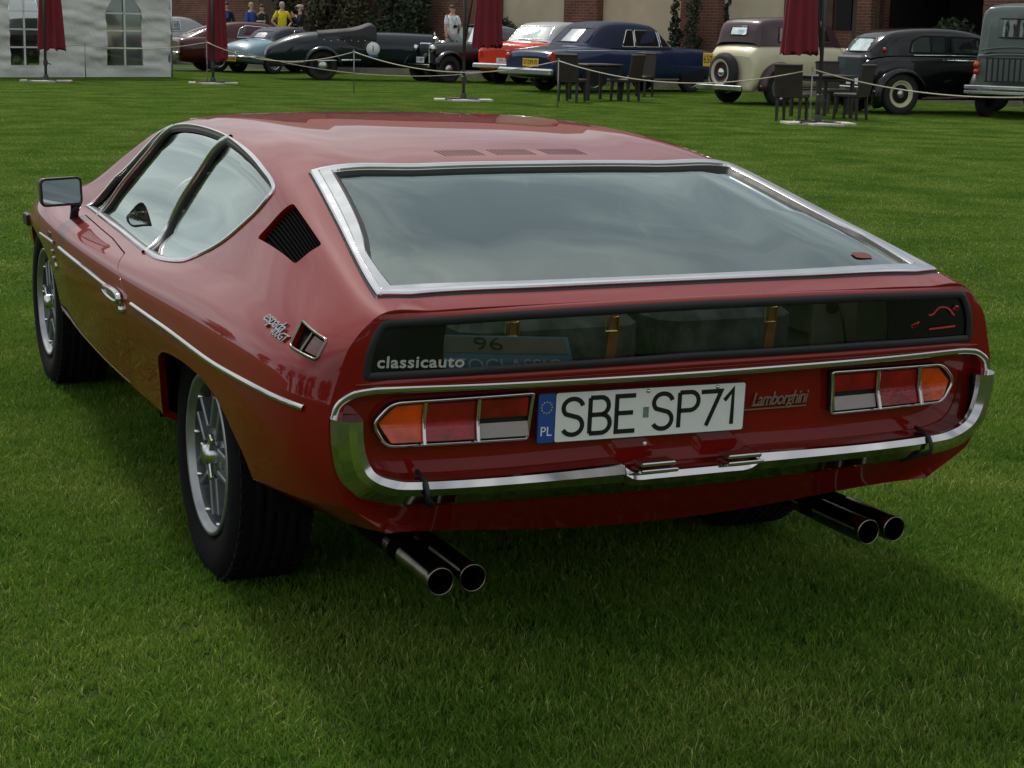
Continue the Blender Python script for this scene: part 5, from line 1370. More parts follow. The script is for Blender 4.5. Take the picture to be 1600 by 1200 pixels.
# ---- 9 black saloon with cream wheels
def black_saloon():
    P = paint('gloss_black_paint', (.006, .0065, .008), .22); Wy = pmat('cream_rim', (.62, .60, .36), .45, noise=(5, .1))
    r = place_car('rounded_saloon', 1404, 180, .36, 'black rounded prewar saloon with cream wheel rims, left of the grey van', .62, .76)
    st = [(0, .46, .42, .52, .80, .42, .86), (.08, .54, .36, .62, .94, .5, 1.0), (.5, .60, .34, .68, 1.04, .58, 1.10), (1.3, .62, .32, .70, 1.06, .60, 1.10), (2.6, .62, .32, .70, 1.05, .58, 1.10), (3.1, .52, .34, .58, 1.0, .40, 1.08), (4.1, .36, .42, .40, .92, .28, 1.0)]
    mb, S = body_loft(st); mb.build('body', P, r)
    mb, G = top_loft([(.10, .52, 1.0, .36, 1.04), (.32, .60, 1.04, .50, 1.34), (.65, .64, 1.06, .56, 1.50), (1.4, .66, 1.06, .58, 1.56), (2.1, .66, 1.06, .56, 1.53), (2.6, .62, 1.06, .52, 1.40), (2.85, .58, 1.04, .48, 1.10)]); mb.build('roof', P, r)
    rear_glass(G, 1.12, 1.36, .42, .36, 'rear_window', M_carglass, r, P, off=.02)
    for sg in (-1, 1):
        side_glass(G, [(.85, 1.12), (1.60, 1.12), (1.60, 1.41), (1.10, 1.41), (.90, 1.32)], sg, 'side_window', M_carglass, r, M_dark)
        side_glass(G, [(1.72, 1.12), (2.50, 1.12), (2.35, 1.39), (1.72, 1.41)], sg, 'side_window', M_carglass, r, M_dark)
        fender(r, .62, sg*.74, .44, .28, -.1, math.pi+.45, P, .08, zc=.34, sq=1.08); fender(r, 3.7, sg*.74, .42, .28, .1, math.pi-.1, P, .08)
        mb = MB(); mb.tube([(.9, sg*.70, 1.07), (1.7, sg*.715, 1.075), (2.6, sg*.705, 1.07)], .010, 5); mb.build('waist_line', M_chrome2, r)
        bxp('running_board', (2.1, sg*.78, .30), (2.2, .22, .04), P, r, .01)
        bxp('tail_lamp', (.02, sg*.66, .66), (.06, .08, .10), M_redlamp, r, .02)
        mb = MB(); mb.lathe([(0, -.03), (.035, -.025), (.045, .01)], (.34, sg*.60, 1.16), 'x', 10); mb.build('side_indicator', M_redlamp, r)
    for x in (.62, 3.7):
        for y in (-.74, .74): bg_wheel(r, x, y, .38, .15, Wy, centre=M_dark)
    bxp('boot_lid', (.06, 0, .84), (.16, .86, .42), paint('boot_sheen_slate', (.05, .065, .075)), r, .06)  # boot of the black car coloured slate for the light it reflects
    bxp('rear_bumper', (-.20, 0, .46), (.06, 1.4, .09), M_chrome2, r, .025)
    plate_text(r, 'S 11', (-.10, -.28, .60), .40, .13, M_wplate, M_black)
    mb = MB(); mb.box((2, 0, .36), (3.6, .6, .1)); mb.build('chassis', M_dark, r); cabin(r, 1.0, 1.9, .6, 1.0)
black_saloon()
# ---- 10 tall grey van with luggage rack at the right edge
def grey_van():
    P = paint('grey_green_paint', (.16, .20, .19)); K = pmat('rack_black', (.012, .012, .013), .5)
    r = place_car('tall_limousine', 1668, 189, .95, 'tall grey-green vintage limousine with black luggage rack at the right edge', .7, .78)
    st = [(0, .62, .50, .66, 1.02, .64, 1.10), (.05, .66, .46, .70, 1.10, .68, 1.16), (1.0, .68, .44, .74, 1.16, .70, 1.2), (2.6, .68, .44, .74, 1.14, .70, 1.2), (2.9, .5, .48, .56, 1.1, .4, 1.2), (4.3, .36, .5, .42, 1.0, .3, 1.12)]
    mb, S = body_loft(st, 3); mb.build('body', P, r)
    mb, G = top_loft([(0, .62, 1.10, .5, 1.16), (.03, .68, 1.10, .60, 1.86), (.12, .70, 1.10, .64, 1.96), (.6, .71, 1.10, .66, 2.02), (1.8, .72, 1.1, .66, 2.03), (2.6, .70, 1.1, .64, 1.96), (2.75, .68, 1.1, .6, 1.16)], 3); mb.build('roof', P, r)
    rear_glass(G, 1.42, 1.74, .34, .34, 'rear_window', M_carglass, r, K, off=.02)
    mb = MB(); mb.tube([(-.005, -.62, 1.20), (-.012, -.3, 1.245), (-.015, 0, 1.26), (-.012, .3, 1.245), (-.005, .62, 1.20)], .014, 5); mb.build('swage_line', P, r)
    for sg in (-1, 1):
        side_glass(G, [(.35, 1.34), (1.2, 1.34), (1.2, 1.80), (.35, 1.80)], sg, 'side_window', M_carglass, r, K)
        side_glass(G, [(1.35, 1.34), (2.3, 1.34), (2.3, 1.80), (1.35, 1.80)], sg, 'side_window', M_carglass, r, K)
        fender(r, .7, sg*.78, .46, .26, .1, math.pi+.1, K, .06, zc=.38); fender(r, 3.7, sg*.78, .46, .26, .1, math.pi-.1, K, .06, zc=.38)
        mb = MB(); mb.lathe([(0, -.03), (.05, -.025), (.055, .02)], (-.12, sg*.64, .82), 'x', 12); mb.build('tail_lamp', M_redlamp, r)
        mb = MB(); mb.lathe([(0, -.03), (.055, -.025), (.06, .02)], (-.12, sg*.64, .94), 'x', 12); mb.build('indicator_lamp', M_amber, r)
    for x in (.7, 3.7):
        for y in (-.74, .74): bg_wheel(r, x, y, .40, .16, M_dark)
    mb = MB()
    for k in range(9): mb.box((-.26, -.40+.10*k, .86), (.03, .022, .40))
    mb.box((-.26, 0, 1.06), (.03, .86, .025)); mb.box((-.26, 0, .66), (.03, .86, .025)); mb.box((-.15, 0, .66), (.24, .8, .02)); mb.build('luggage_rack', K, r)['kind'] = 'stuff'
    bxp('rear_bumper', (-.36, 0, .56), (.05, 1.5, .06), M_chrome2, r, .02); bxp('rear_bumper', (-.36, 0, .47), (.05, 1.5, .06), M_chrome2, r, .02)
    mb = MB(); mb.box((2, 0, .46), (3.8, .7, .12)); mb.build('chassis', M_dark, r)
grey_van()

# ------------------------------------------------------------ marquee
TL_, TR_ = ground(-60, 122.3), ground(268, 121.5)
ex = (TR_-TL_); wl_ = ex.length; ex.normalize(); ny = Vector((-ex.y, ex.x, 0))       # ny points away from the camera
M_canvas = pmat('white_canvas', (.66, .68, .64), .6, noise=(1.5, .06), bump=(2.0, .5, .12))
M_film = glassmat('clear_film', (.50, .52, .50), .6, .05)
tent = empty('marquee', tuple(TL_), math.atan2(ex.y, ex.x), 'white canvas marquee with arched clear windows on the left', 'tent')
def u_of(px):  # along the front wall at pixel px
    d = ray_dir(px, 110); dh = Vector((d.x, d.y, 0)); A_ = np.array([[dh.x, -ex.x], [dh.y, -ex.y]]); b_ = np.array([TL_.x-CAMV.x, TL_.y-CAMV.y]); return float(np.linalg.solve(A_, b_)[1])
def arch_poly(u0, u1, z0, z1):
    m = (u0+u1)/2; rr = (u1-u0)/2; return [(u0, z0), (u1, z0)]+[(m+rr*math.cos(a), z1-rr+rr*1.0*math.sin(a)) for a in np.linspace(0, math.pi, 11)]
wins = []
for p0, p1 in ((17, 62), (168, 223)): wins.append(arch_poly(u_of(p0), u_of(p1), .30, 1.95))
def canvas_fun(a, b):
    a = np.atleast_1d(a); b = np.atleast_1d(b)
    w = .022*np.sin(a*2.3+b*3)+.018*np.sin(a*4.1-b*5.7+1)+.016*np.sin(b*15+a*1.3+1.5*np.sin(a*1.7))+.010*np.sin(b*27-a*2.2+2*np.sin(a*2.9))
    return np.stack([a, w*np.clip(b*3, 0, 1), b], -1)
fw = patch('wall_sheet', lambda a, b: canvas_fun(a, b)*np.array([1, 1, 1]), [(0, .02), (wl_, .02), (wl_, 2.6), (0, 2.6)], wins, .12, M_canvas, tent, hb=.06)
for f_ in wins:
    q = arr(f_); u0, u1, z0, z1 = q[:, 0].min(), q[:, 0].max(), q[:, 1].min(), q[:, 1].max()
    fp = mobj('window_film', [(a, .02, b) for a, b in q], [tuple(range(len(q)))], M_film, tent)
    for (a0, b0, a1, b1) in [((u0+u1)/2, z0, (u0+u1)/2, z1)]+[(u0, z0+(z1-z0)*k, u1, z0+(z1-z0)*k) for k in (.25, .5, .75)]:
        bxp('window_bar', ((a0+a1)/2, -.012, (b0+b1)/2), (max(.045, a1-a0), .012, max(.035, b1-b0)), M_canvas, fp, 0)
dep = 6.0
mb = MB(); mb.add([(wl_, 0, 0), (wl_, dep, 0), (wl_, dep, 2.6), (wl_, 0, 2.6)], [(0, 1, 2, 3)]); mb.build('end_wall', M_canvas, tent)
mb = MB(); mb.add([(0, dep, 1.9), (wl_, dep, 1.9), (wl_, dep, 2.6), (0, dep, 2.6)], [(0, 1, 2, 3)]); mb.build('back_valance', M_canvas, tent)
mb = MB(); mb.add([(-.1, -.15, 2.58), (wl_+.1, -.15, 2.58), (wl_+.1, dep/2, 3.9), (-.1, dep/2, 3.9), (-.1, dep+.15, 2.58), (wl_+.1, dep+.15, 2.58)], [(0, 1, 2, 3), (3, 2, 5, 4)]); mb.build('roof_sheet', M_canvas, tent)
mb = MB()
for u in (.03, wl_-.03): mb.tube([(u, .06, 0), (u, .06, 2.6)], .035, 8); mb.tube([(u, dep-.06, 0), (u, dep-.06, 2.6)], .035, 8)
mb.tube([(wl_+.01, -.02, 0), (wl_+.01, -.02, 2.6)], .022, 8); mb.build('frame_pole', M_hub, tent)
P0 = TL_+ex*1.5+ny*3.2
tc_ = empty('covered_car', (P0.x, P0.y, GZ), math.atan2(ex.y, ex.x)+.2, 'dark car standing inside the marquee, glimpsed through the leftmost window', 'car')
mb, S_ = body_loft([(0, .6, .4, .7, .8, .6, .9), (.1, .7, .3, .8, .9, .65, .95), (2.0, .75, .25, .84, .95, .7, 1.0), (4.2, .7, .3, .78, .8, .6, .85)]); mb.build('body', MATS['black_paint'], tc_)
mb, G_ = top_loft([(.8, .7, .92, .5, .96), (1.4, .72, .95, .55, 1.32), (2.3, .72, .95, .55, 1.35), (3.2, .68, .92, .5, 1.0)]); mb.build('roof', MATS['silver_paint'], tc_)
for x in (.9, 3.3):
    for y in (-.78, .78): bg_wheel(tc_, x, y, .32, .19)

# ------------------------------------------------------------ parasols
M_par = pmat('claret_canvas', (.17, .008, .018), .85, noise=(6, .18), bump=(25, .2, .01)); M_mast = pmat('mast_grey', (.045, .045, .045), .45, .3); M_slab = pmat('concrete_slab', (.48, .46, .40), .85, noise=(12, .15), bump=(60, .3, .004))
def parasol(px, py, dx_px, zb, label, wid, lean=0):
    B = ground(px, py); D = (B-CAMV).dot(FWD); off = RIGHT*(dx_px*D/CAM_F)+FWD*.30*(1 if dx_px >= -10 and abs(dx_px) < 12 else 0)
    r = empty('closed_parasol', tuple(B), 0, label, 'parasol', 'closed claret parasols')
    mb = MB(); mb.tube([(0, 0, 0), (0, 0, 3.0)], .032, 10); mb.lathe([(.06, 0), (.06, .10), (.04, .14)], (0, 0, .02), 'z', 12); mb.build('mast', M_mast, r)
    mb = MB(); mb.tube([(0, 0, 1.0), (off.x*.3, off.y*.3, 1.9), (off.x*.9, off.y*.9, 3.0)], .022, 8); mb.tube([(0, 0, 2.95), (off.x, off.y, 3.05)], .03, 8); mb.box((0, 0, .42), (.09, .09, .14), bev=.02); mb.tube([(.04, 0, .42), (.12, 0, .38)], .012, 6); mb.build('crank_arm', M_mast, r)
    rings = []; n = 48
    seed = px
    for k in range(11):
        f = k/10; z = zb+(2.95-zb)*f; base = (wid/2)*(1-.42*f) if f < .8 else (wid/2)*(.66-.55*(f-.8)/.2)
        ring = []
        for q in range(n):
            a = 2*math.pi*q/n; fold = 1+.20*math.sin(8*a+.8*math.sin(seed+a))*(1-.5*f)+.06*math.sin(3*a+seed+f*3)
            zz = z+(.05*math.sin(8*a+seed) if k == 0 else 0)
            ring.append((off.x+base*fold*math.cos(a)*.92, off.y+base*fold*math.sin(a)*.92, zz))
        rings.append(ring)
    mb = MB(); mb.loft(rings, True, False, True); mb.loft([rings[0], [(off.x+(p[0]-off.x)*.6, off.y+(p[1]-off.y)*.6, p[2]+.10) for p in rings[0]]], True, True, True); mb.build('canopy', M_par, r)
    for k, (sx, sy) in enumerate(((1, 1), (1, -1), (-1, -1), (-1, 1))):
        a = math.atan2(RIGHT.y, RIGHT.x)+k*math.pi/2+.15; bxp('base_slab', (.30*math.cos(a), .30*math.sin(a), .02), (.50, .50, .045), M_slab, r, .006, rz=a)
    mb = MB(); mb.box((0, 0, .045), (.9, .05, .03), rz=.3, bev=.01); mb.box((0, 0, .046), (.05, .9, .03), rz=.3, bev=.01); mb.build('base_frame', M_mast, r)
parasol(72, 128, 5, .72, 'closed claret parasol in front of the white marquee wall', .60)
parasol(333, 131.5, 3, .55, 'closed claret parasol in front of the maroon fastback coupe', .50)
parasol(724, 158, 36, 1.05, 'closed claret parasol beside the bright red saloon', .56)
parasol(1278, 195, -36, 1.12, 'closed claret parasol by the second wicker table, in front of the prewar saloon', .56)

# ------------------------------------------------------------ rope barrier
M_post = pmat('thin_steel_post', (.28, .30, .28), .4, .7); M_rope = pmat('pale_rope', (.55, .50, .38), .9, noise=(60, .2))
posts = []
for px, py, top, lab in ((-150, 112, 66, None), (134, 124.5, 70, 'thin steel rope post in front of the marquee between its two windows'), (324, 131, 66, 'thin steel rope post beside the parasol at the maroon fastback coupe'), (553, 147, 81, 'thin steel rope post in front of the dark blue open tourer'),
                      (871, 169, 95, 'thin steel rope post in front of the navy blue convertible'), (1265, 196, 108, 'thin steel rope post in front of the second wicker table'), (1790, 238, 133, None)):
    B = ground(px, py); zt = z_at(px, top, B); posts.append((B, zt))
    if lab is None: continue
    r = empty('rope_post', tuple(B), 0, lab, 'post', 'rope barrier posts')
    mb = MB(); mb.tube([(0, 0, 0), (0, 0, zt-GZ)], .011, 8); mb.build('rod', M_post, r)
    mb = MB(); mb.tube([Vector((.02*math.cos(a), .0, zt-GZ+.02+.02*math.sin(a))) for a in np.linspace(0, 6.28, 12)], .005, 5); mb.build('eyelet', M_post, r)
def rope(A, B, sag, label, n=28):
    pts = []
    for k in range(n+1):
        f = k/n; p = A.lerp(B, f); p = Vector((p.x, p.y, p.z-sag*4*f*(1-f))); pts.append(p)
    mb = MB(); mb.tube(pts, .010, 6); o = mb.build('barrier_rope', M_rope); tag(o, label, 'rope', 'barrier ropes'); return o
tops = [Vector((b.x, b.y, z)) for b, z in posts]
labs = ['rope leading out of the picture in front of the left marquee window', 'rope slung from the marquee post to the post by the maroon fastback', 'sagging rope in front of the pale blue cabriolet', 'sagging rope between the tourer post and the navy convertible post',
        'rope sagging in front of the navy convertible and first wicker table', 'rope leading right in front of the black prewar saloon']
for i, sg_ in enumerate((.10, .12, .30, .30, .30, .28)): rope(tops[i], tops[i+1], sg_, labs[i])
Bq = ground(800, 136); rope(tops[2], Vector((Bq.x, Bq.y, .42)), .42, 'thinner second rope running behind past the open tourer')

# ------------------------------------------------------------ wicker chairs and tables
M_wick = pmat('dark_wicker', (.030, .022, .018), .6, noise=(40, .35), bump=(90, .5, .004))
def wicker_chair():
    r = bpy.data.objects.new('wicker_chair', None); COL.objects.link(r)
    bxp('seat', (0, 0, .42), (.46, .46, .07), M_wick, r, .02)
    mb = MB(); M = Matrix.Translation((0, .21, .42)) @ Matrix.Rotation(math.radians(-10), 4, 'X'); mb.box((0, 0, .25), (.46, .05, .50), bev=.02, M=M); mb.box((0, .0, .50), (.47, .07, .04), bev=.015, M=M); mb.build('backrest', M_wick, r)
    for sx in (-1, 1):
        for sy in (-1, 1):
            mb = MB(); mb.loft([[(sx*(.19+.03*(1-t)*0)+a*w, sy*(.18+.03*(1-t))+b*w, .40*t) for a, b in ((-1, -1), (1, -1), (1, 1), (-1, 1))] for t, w in ((0, .018), (1, .026))], True, True); mb.build('leg', M_wick, r)
    return r
def place_chair(o, px, py, rz, label):
    B = ground(px, py); o.location = B; o.rotation_euler = (0, 0, rz+math.atan2(RIGHT.y, RIGHT.x)); tag(o, label, 'chair', 'dark wicker chairs on the lawn')
ch0 = wicker_chair()
cl_ = [(893, 160, 2.7, 'dark wicker chair at the first table, nearest the rope post'), (976, 159, -2.2, 'dark wicker chair on the right of the first table, in front of the navy door'),
       (1000, 152, -.5, 'dark wicker chair behind the first table, against the navy convertible'), (1236, 190, 2.7, 'dark wicker chair left of the second table, back towards the viewer'), (1328, 188, -2.2, 'dark wicker chair right of the second table, below the cream wheel'),
       (1300, 178, .3, 'dark wicker chair behind the second table')]
for i, a in enumerate(cl_): place_chair(ch0 if i == 0 else copy_tree(ch0), *a)
def wicker_table(px, py, rz, label):
    B = ground(px, py); r = empty('wicker_table', tuple(B), rz+math.atan2(RIGHT.y, RIGHT.x), label, 'table', 'dark wicker tables on the lawn')
    bxp('table_top', (0, 0, .71), (.85, .85, .04), M_wick, r, .01); bxp('apron', (0, 0, .655), (.76, .76, .06), M_wick, r, .01)
    for sx in (-1, 1):
        for sy in (-1, 1): bxp('leg', (sx*.36, sy*.36, .33), (.06, .06, .64), M_wick, r, .01)
wicker_table(928, 157, .5, 'dark square wicker table in front of the navy convertible'); wicker_table(1282, 184, .5, 'dark square wicker table under the right-hand closed parasol')

# ------------------------------------------------------------ building: long wall parallel to the row of cars
e_dir = (ground(1555, 186)-ground(504, 126)); e_dir.z = 0; e_dir.normalize()
W0 = at_depth(1100, 47)                     # a point of the facade
w_n = Vector((-e_dir.y, e_dir.x, 0));
if w_n.dot(CAMV-W0) < 0: w_n = -w_n
def s_of(px):
    d = ray_dir(px, 30); dh = Vector((d.x, d.y, 0)); A_ = np.array([[dh.x, -e_dir.x], [dh.y, -e_dir.y]]); b_ = np.array([W0.x-CAMV.x, W0.y-CAMV.y]); return float(np.linalg.solve(A_, b_)[1])
def brick_material():
    m = bpy.data.materials.new('old_red_brick'); m.use_nodes = True; nt = m.node_tree; b = nt.nodes['Principled BSDF']; b.inputs['Roughness'].default_value = .9
    tc = nt.nodes.new('ShaderNodeTexCoord'); sp = nt.nodes.new('ShaderNodeSeparateXYZ'); cb = nt.nodes.new('ShaderNodeCombineXYZ'); ad = nt.nodes.new('ShaderNodeMath')
    nt.links.new(tc.outputs['Object'], sp.inputs[0]); nt.links.new(sp.outputs['X'], ad.inputs[0]); nt.links.new(sp.outputs['Y'], ad.inputs[1]); nt.links.new(ad.outputs[0], cb.inputs['X']); nt.links.new(sp.outputs['Z'], cb.inputs['Y'])
    br = nt.nodes.new('ShaderNodeTexBrick'); br.inputs['Scale'].default_value = 1; br.inputs['Brick Width'].default_value = .26; br.inputs['Row Height'].default_value = .077; br.inputs['Mortar Size'].default_value = .008
    br.inputs['Color1'].default_value = (.17, .062, .038, 1); br.inputs['Color2'].default_value = (.10, .042, .028, 1); br.inputs['Mortar'].default_value = (.20, .15, .11, 1); br.inputs['Bias'].default_value = -.2
    nt.links.new(cb.outputs[0], br.inputs['Vector'])
    n = nt.nodes.new('ShaderNodeTexNoise'); n.inputs['Scale'].default_value = 1.3; n.inputs['Detail'].default_value = 5; nt.links.new(tc.outputs['Object'], n.inputs['Vector'])
    mr = nt.nodes.new('ShaderNodeMapRange'); mr.inputs['From Min'].default_value = .3; mr.inputs['From Max'].default_value = .7; mr.inputs['To Min'].default_value = .65; mr.inputs['To Max'].default_value = 1.25; nt.links.new(n.outputs['Fac'], mr.inputs['Value'])
    sc = nt.nodes.new('ShaderNodeVectorMath'); sc.operation = 'SCALE'; nt.links.new(br.outputs['Color'], sc.inputs[0]); nt.links.new(mr.outputs[0], sc.inputs['Scale']); nt.links.new(sc.outputs[0], b.inputs['Base Color'])
    bp = nt.nodes.new('ShaderNodeBump'); bp.inputs['Strength'].default_value = .6; bp.inputs['Distance'].default_value = .01; bp.invert = True; nt.links.new(br.outputs['Fac'], bp.inputs['Height']); nt.links.new(bp.outputs[0], b.inputs['Normal'])
    return m
M_brick = brick_material(); M_rend = pmat('cream_render', (.50, .44, .31), .9, noise=(1.6, .10), bump=(20, .2, .01)); M_wood = pmat('dark_timber', (.06, .035, .02), .7, noise=(6, .3)); M_roofm = pmat('clay_roof', (.16, .055, .03), .85, noise=(3, .3), bump=(8, .5, .05)); M_stone = pmat('plinth_stone', (.22, .20, .17), .9, noise=(3, .2))
bl = empty('brick_building', (W0.x, W0.y, 0), math.atan2(e_dir.y, e_dir.x), 'long red brick building with cream rendered panels behind the parked cars', 'building')
# local frame: x along the facade, y away from the camera or towards it
ysg = 1 if Vector((-e_dir.y, e_dir.x, 0)).dot(w_n) < 0 else -1      # +ysg = into the building
BH = 6.2
def wallblock(name, p0, p1, z0, z1, d0, d1, mat):
    a, b = s_of(p0), s_of(p1); mb = MB(); mb.box(((a+b)/2, ysg*(d0+d1)/2, (z0+z1)/2), (b-a, abs(d1-d0), z1-z0)); return mb.build(name, mat, bl)
sL, sR = -60, s_of(2300)
wallblock('brick_wall', 250, 486, 0, BH, .0, .6, M_brick)
wallblock('doorway', 405, 452, .25, 2.9, -.03, .02, M_wood)
wallblock('brick_pilaster', 490, 512, 0, BH, -.25, .6, M_brick)
wallblock('brick_wall', 512, 700, 0, BH, .0, .6, M_brick)
wallblock('brick_pilaster', 702, 784, 0, BH, -.12, .6, M_brick)
for p0, p1 in ((784, 889), (940, 1071), (1129, 1226)):
    wallblock('rendered_panel', p0, p1, .5, BH, .06, .6, M_rend); wallblock('plinth', p0, p1, 0, .5, .02, .6, M_stone)
for p0, p1 in ((889, 940), (1071, 1129)): wallblock('brick_pilaster', p0, p1, 0, BH, -.22, .6, M_brick)
wallblock('brick_wall', 1226, 1340, 0, BH, .05, .6, M_brick)
for p0, p1 in ((1226, 1238), (1290, 1302), (1334, 1346)): wallblock('timber_post', p0, p1, 0, 2.9, -.05, .05, M_wood)
wallblock('timber_rail', 1226, 1346, 2.9, 3.15, -.06, .05, M_wood)
for p0, p1 in ((1242, 1286), (1306, 1330)):
    w_ = wallblock('window', p0, p1, 1.5, 2.6, -.01, .05, M_dark)
wallblock('brick_pilaster', 1346, 1368, 0, BH, -.22, .6, M_brick)
# wide dark carriage opening
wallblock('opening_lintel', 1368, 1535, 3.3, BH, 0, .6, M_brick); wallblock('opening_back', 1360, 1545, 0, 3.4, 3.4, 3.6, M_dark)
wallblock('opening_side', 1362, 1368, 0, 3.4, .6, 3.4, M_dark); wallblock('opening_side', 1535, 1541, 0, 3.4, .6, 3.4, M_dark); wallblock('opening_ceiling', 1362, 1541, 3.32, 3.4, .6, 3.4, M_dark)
wallblock('timber_brace', 1368, 1374, 0, 3.3, -.02, .2, M_wood)
wallblock('brick_wall', 1535, 2300, 0, BH, 0, .6, M_brick)
mb = MB(); a, b = s_of(250), s_of(2300)
mb.loft([[(a, -ysg*.5, BH), (a, ysg*5, BH+3.6), (a, ysg*10.5, BH)], [(b, -ysg*.5, BH), (b, ysg*5, BH+3.6), (b, ysg*10.5, BH)]], True, True); mb.build('roof', M_roofm, bl)
mb = MB(); mb.box(((a+b)/2, ysg*10, BH/2), (b-a, .4, BH)); mb.box((a, ysg*5, BH/2), (.4, 10, BH)); mb.build('rear_wall', M_brick, bl)
# raised paving in front of the building
terr = empty('x', (0, 0, 0)); bpy.data.objects.remove(terr)
mb = MB(); a, b = s_of(-100), s_of(2300); mb.box(((a+b)/2, -ysg*1.6, .06), (b-a, 2.8, .40))
te = mb.build('terrace', M_stone); te.location = bl.location; te.rotation_euler = bl.rotation_euler; tag(te, 'paved strip along the brick building', kind='structure')

# ------------------------------------------------------------ foliage
def leaf_mat(name, c1, c2):
    m = bpy.data.materials.new(name); m.use_nodes = True; nt = m.node_tree; b = nt.nodes['Principled BSDF']; b.inputs['Roughness'].default_value = .6
    g_ = nt.nodes.new('ShaderNodeNewGeometry'); n = nt.nodes.new('ShaderNodeTexNoise'); n.inputs['Scale'].default_value = 2.2; nt.links.new(g_.outputs['Position'], n.inputs['Vector'])
    r = nt.nodes.new('ShaderNodeValToRGB'); r.color_ramp.elements[0].position = .35; r.color_ramp.elements[0].color = (*c1, 1); r.color_ramp.elements[1].position = .65; r.color_ramp.elements[1].color = (*c2, 1)
    nt.links.new(n.outputs['Fac'], r.inputs['Fac']); nt.links.new(r.outputs[0], b.inputs['Base Color']); return m
M_leafd = leaf_mat('conifer_leaf', (.012, .028, .010), (.03, .055, .018)); M_leaf = leaf_mat('shrub_leaf', (.02, .040, .012), (.06, .075, .025)); M_leafo = leaf_mat('olive_leaf', (.035, .045, .018), (.10, .085, .040)); M_bark = pmat('bark', (.05, .035, .025), .9, noise=(10, .3))
def leaf_cloud(blobs, n, size, seed):
    """blobs: (cx, cy, cz, rx, ry, rz)"""
    r = np.random.RandomState(seed); V = []; w = np.array([b[3]*b[4]*b[5] for b in blobs]); w = w/w.sum(); k = r.choice(len(blobs), n, p=w); B = arr(blobs)[k]
    d = r.normal(size=(n, 3)); d /= np.linalg.norm(d, axis=1, keepdims=True); rad = r.uniform(.45, 1.05, n)[:, None]
    C = B[:, :3]+d*B[:, 3:]*rad; u = r.normal(size=(n, 3)); u /= np.linalg.norm(u, axis=1, keepdims=True); v = np.cross(u, r.normal(size=(n, 3))); v /= np.linalg.norm(v, axis=1, keepdims=True)
    s_ = (size*r.uniform(.6, 1.4, n))[:, None]
    P = np.stack([C-u*s_, C+v*s_*.5, C+u*s_, C-v*s_*.5], 1).reshape(-1, 3); F = [(4*i, 4*i+1, 4*i+2, 4*i+3) for i in range(n)]
    return P, F
def plant(name, loc, blobs, n, size, mat, label, cat, trunk=(.06, 1.0), group=None, seed=1):
    r = empty(name, tuple(loc), 0, label, cat, group); P, F = leaf_cloud(blobs, n, size, seed); mobj('foliage' if cat != 'tree' else 'crown', P, F, mat, r)
    mb = MB(); mb.tube([(0, 0, 0), (.02, .02, trunk[1]*.5), (0, .03, trunk[1])], [trunk[0], trunk[0]*.8, trunk[0]*.4], 8)
    if cat == 'tree':
        for b in blobs[:5]: mb.tube([(0, 0, trunk[1]*.7), (b[0]*.5, b[1]*.5, (trunk[1]*.7+b[2])*.5), (b[0], b[1], b[2])], [trunk[0]*.5, trunk[0]*.3, trunk[0]*.1], 6)
    mb.build('trunk', M_bark, r); return r
def spire(h, w, n=9, seed=0):
    rr = random.Random(seed); return [(rr.uniform(-.05, .05), rr.uniform(-.05, .05), h*(k+.5)/n, w*(1-.75*(k/n)**1.5)*rr.uniform(.8, 1.1), w*(1-.75*(k/n)**1.5), h/n*.75) for k in range(n)]
def wall_pt(px, off): s = s_of(px); return W0+e_dir*s+w_n*off
for px, h, w, lab, sd_ in ((1083, 1.75, .22, 'narrow dark conifer against the brick pilaster, shorter of the two', 3), (1109, 2.7, .26, 'narrow dark conifer against the brick pilaster, taller of the two', 4), (1163, 1.75, .10, 'thin conifer tip in front of the cream panel', 5)):
    p = wall_pt(px, .7); p.z = .26; plant('slim_conifer', p, spire(h+.5, w, 10, sd_), 1500, .05, M_leafd, lab, 'shrub', (.04, 1.2), 'slim conifers by the pilasters', sd_)
rr = random.Random(5)
for px, off, h, w, mt, lab, nm in ((560, .8, 2.9, 1.5, M_leafo, 'large olive-brown climber on the brick wall behind the open tourer', 'wall_climber'), (650, .7, 3.4, 1.3, M_leafd, 'dark climber on the brick wall behind the tourer bonnet', 'wall_climber'), (476, .7, 2.2, .6, M_leafd, 'dark shrub left of the brick pilaster behind the white-capped man', 'wall_shrub'),
                              (815, .6, 1.25, .55, M_leaf, 'low green shrub against the cream panel left of the red saloon roof', 'wall_shrub'), (1500, .5, 1.3, .5, M_leafd, 'low dark shrub at the dark carriage opening', 'wall_shrub')):
    p = wall_pt(px, off); p.z = .26; blobs = [(rr.uniform(-w, w)*.7, rr.uniform(-.3, .3), rr.uniform(.2, 1)*h, w*.45*rr.uniform(.6, 1.2), .4, h*.22) for _ in range(14)]
    blobs = [(b[0]*e_dir.x, b[0]*e_dir.y, *b[2:]) for b in blobs]
    plant(nm, p, blobs, 5200 if w > 1 else 1800, .07, mt, lab, 'shrub', (.07, h*.8), 'plants growing against the building', int(px))
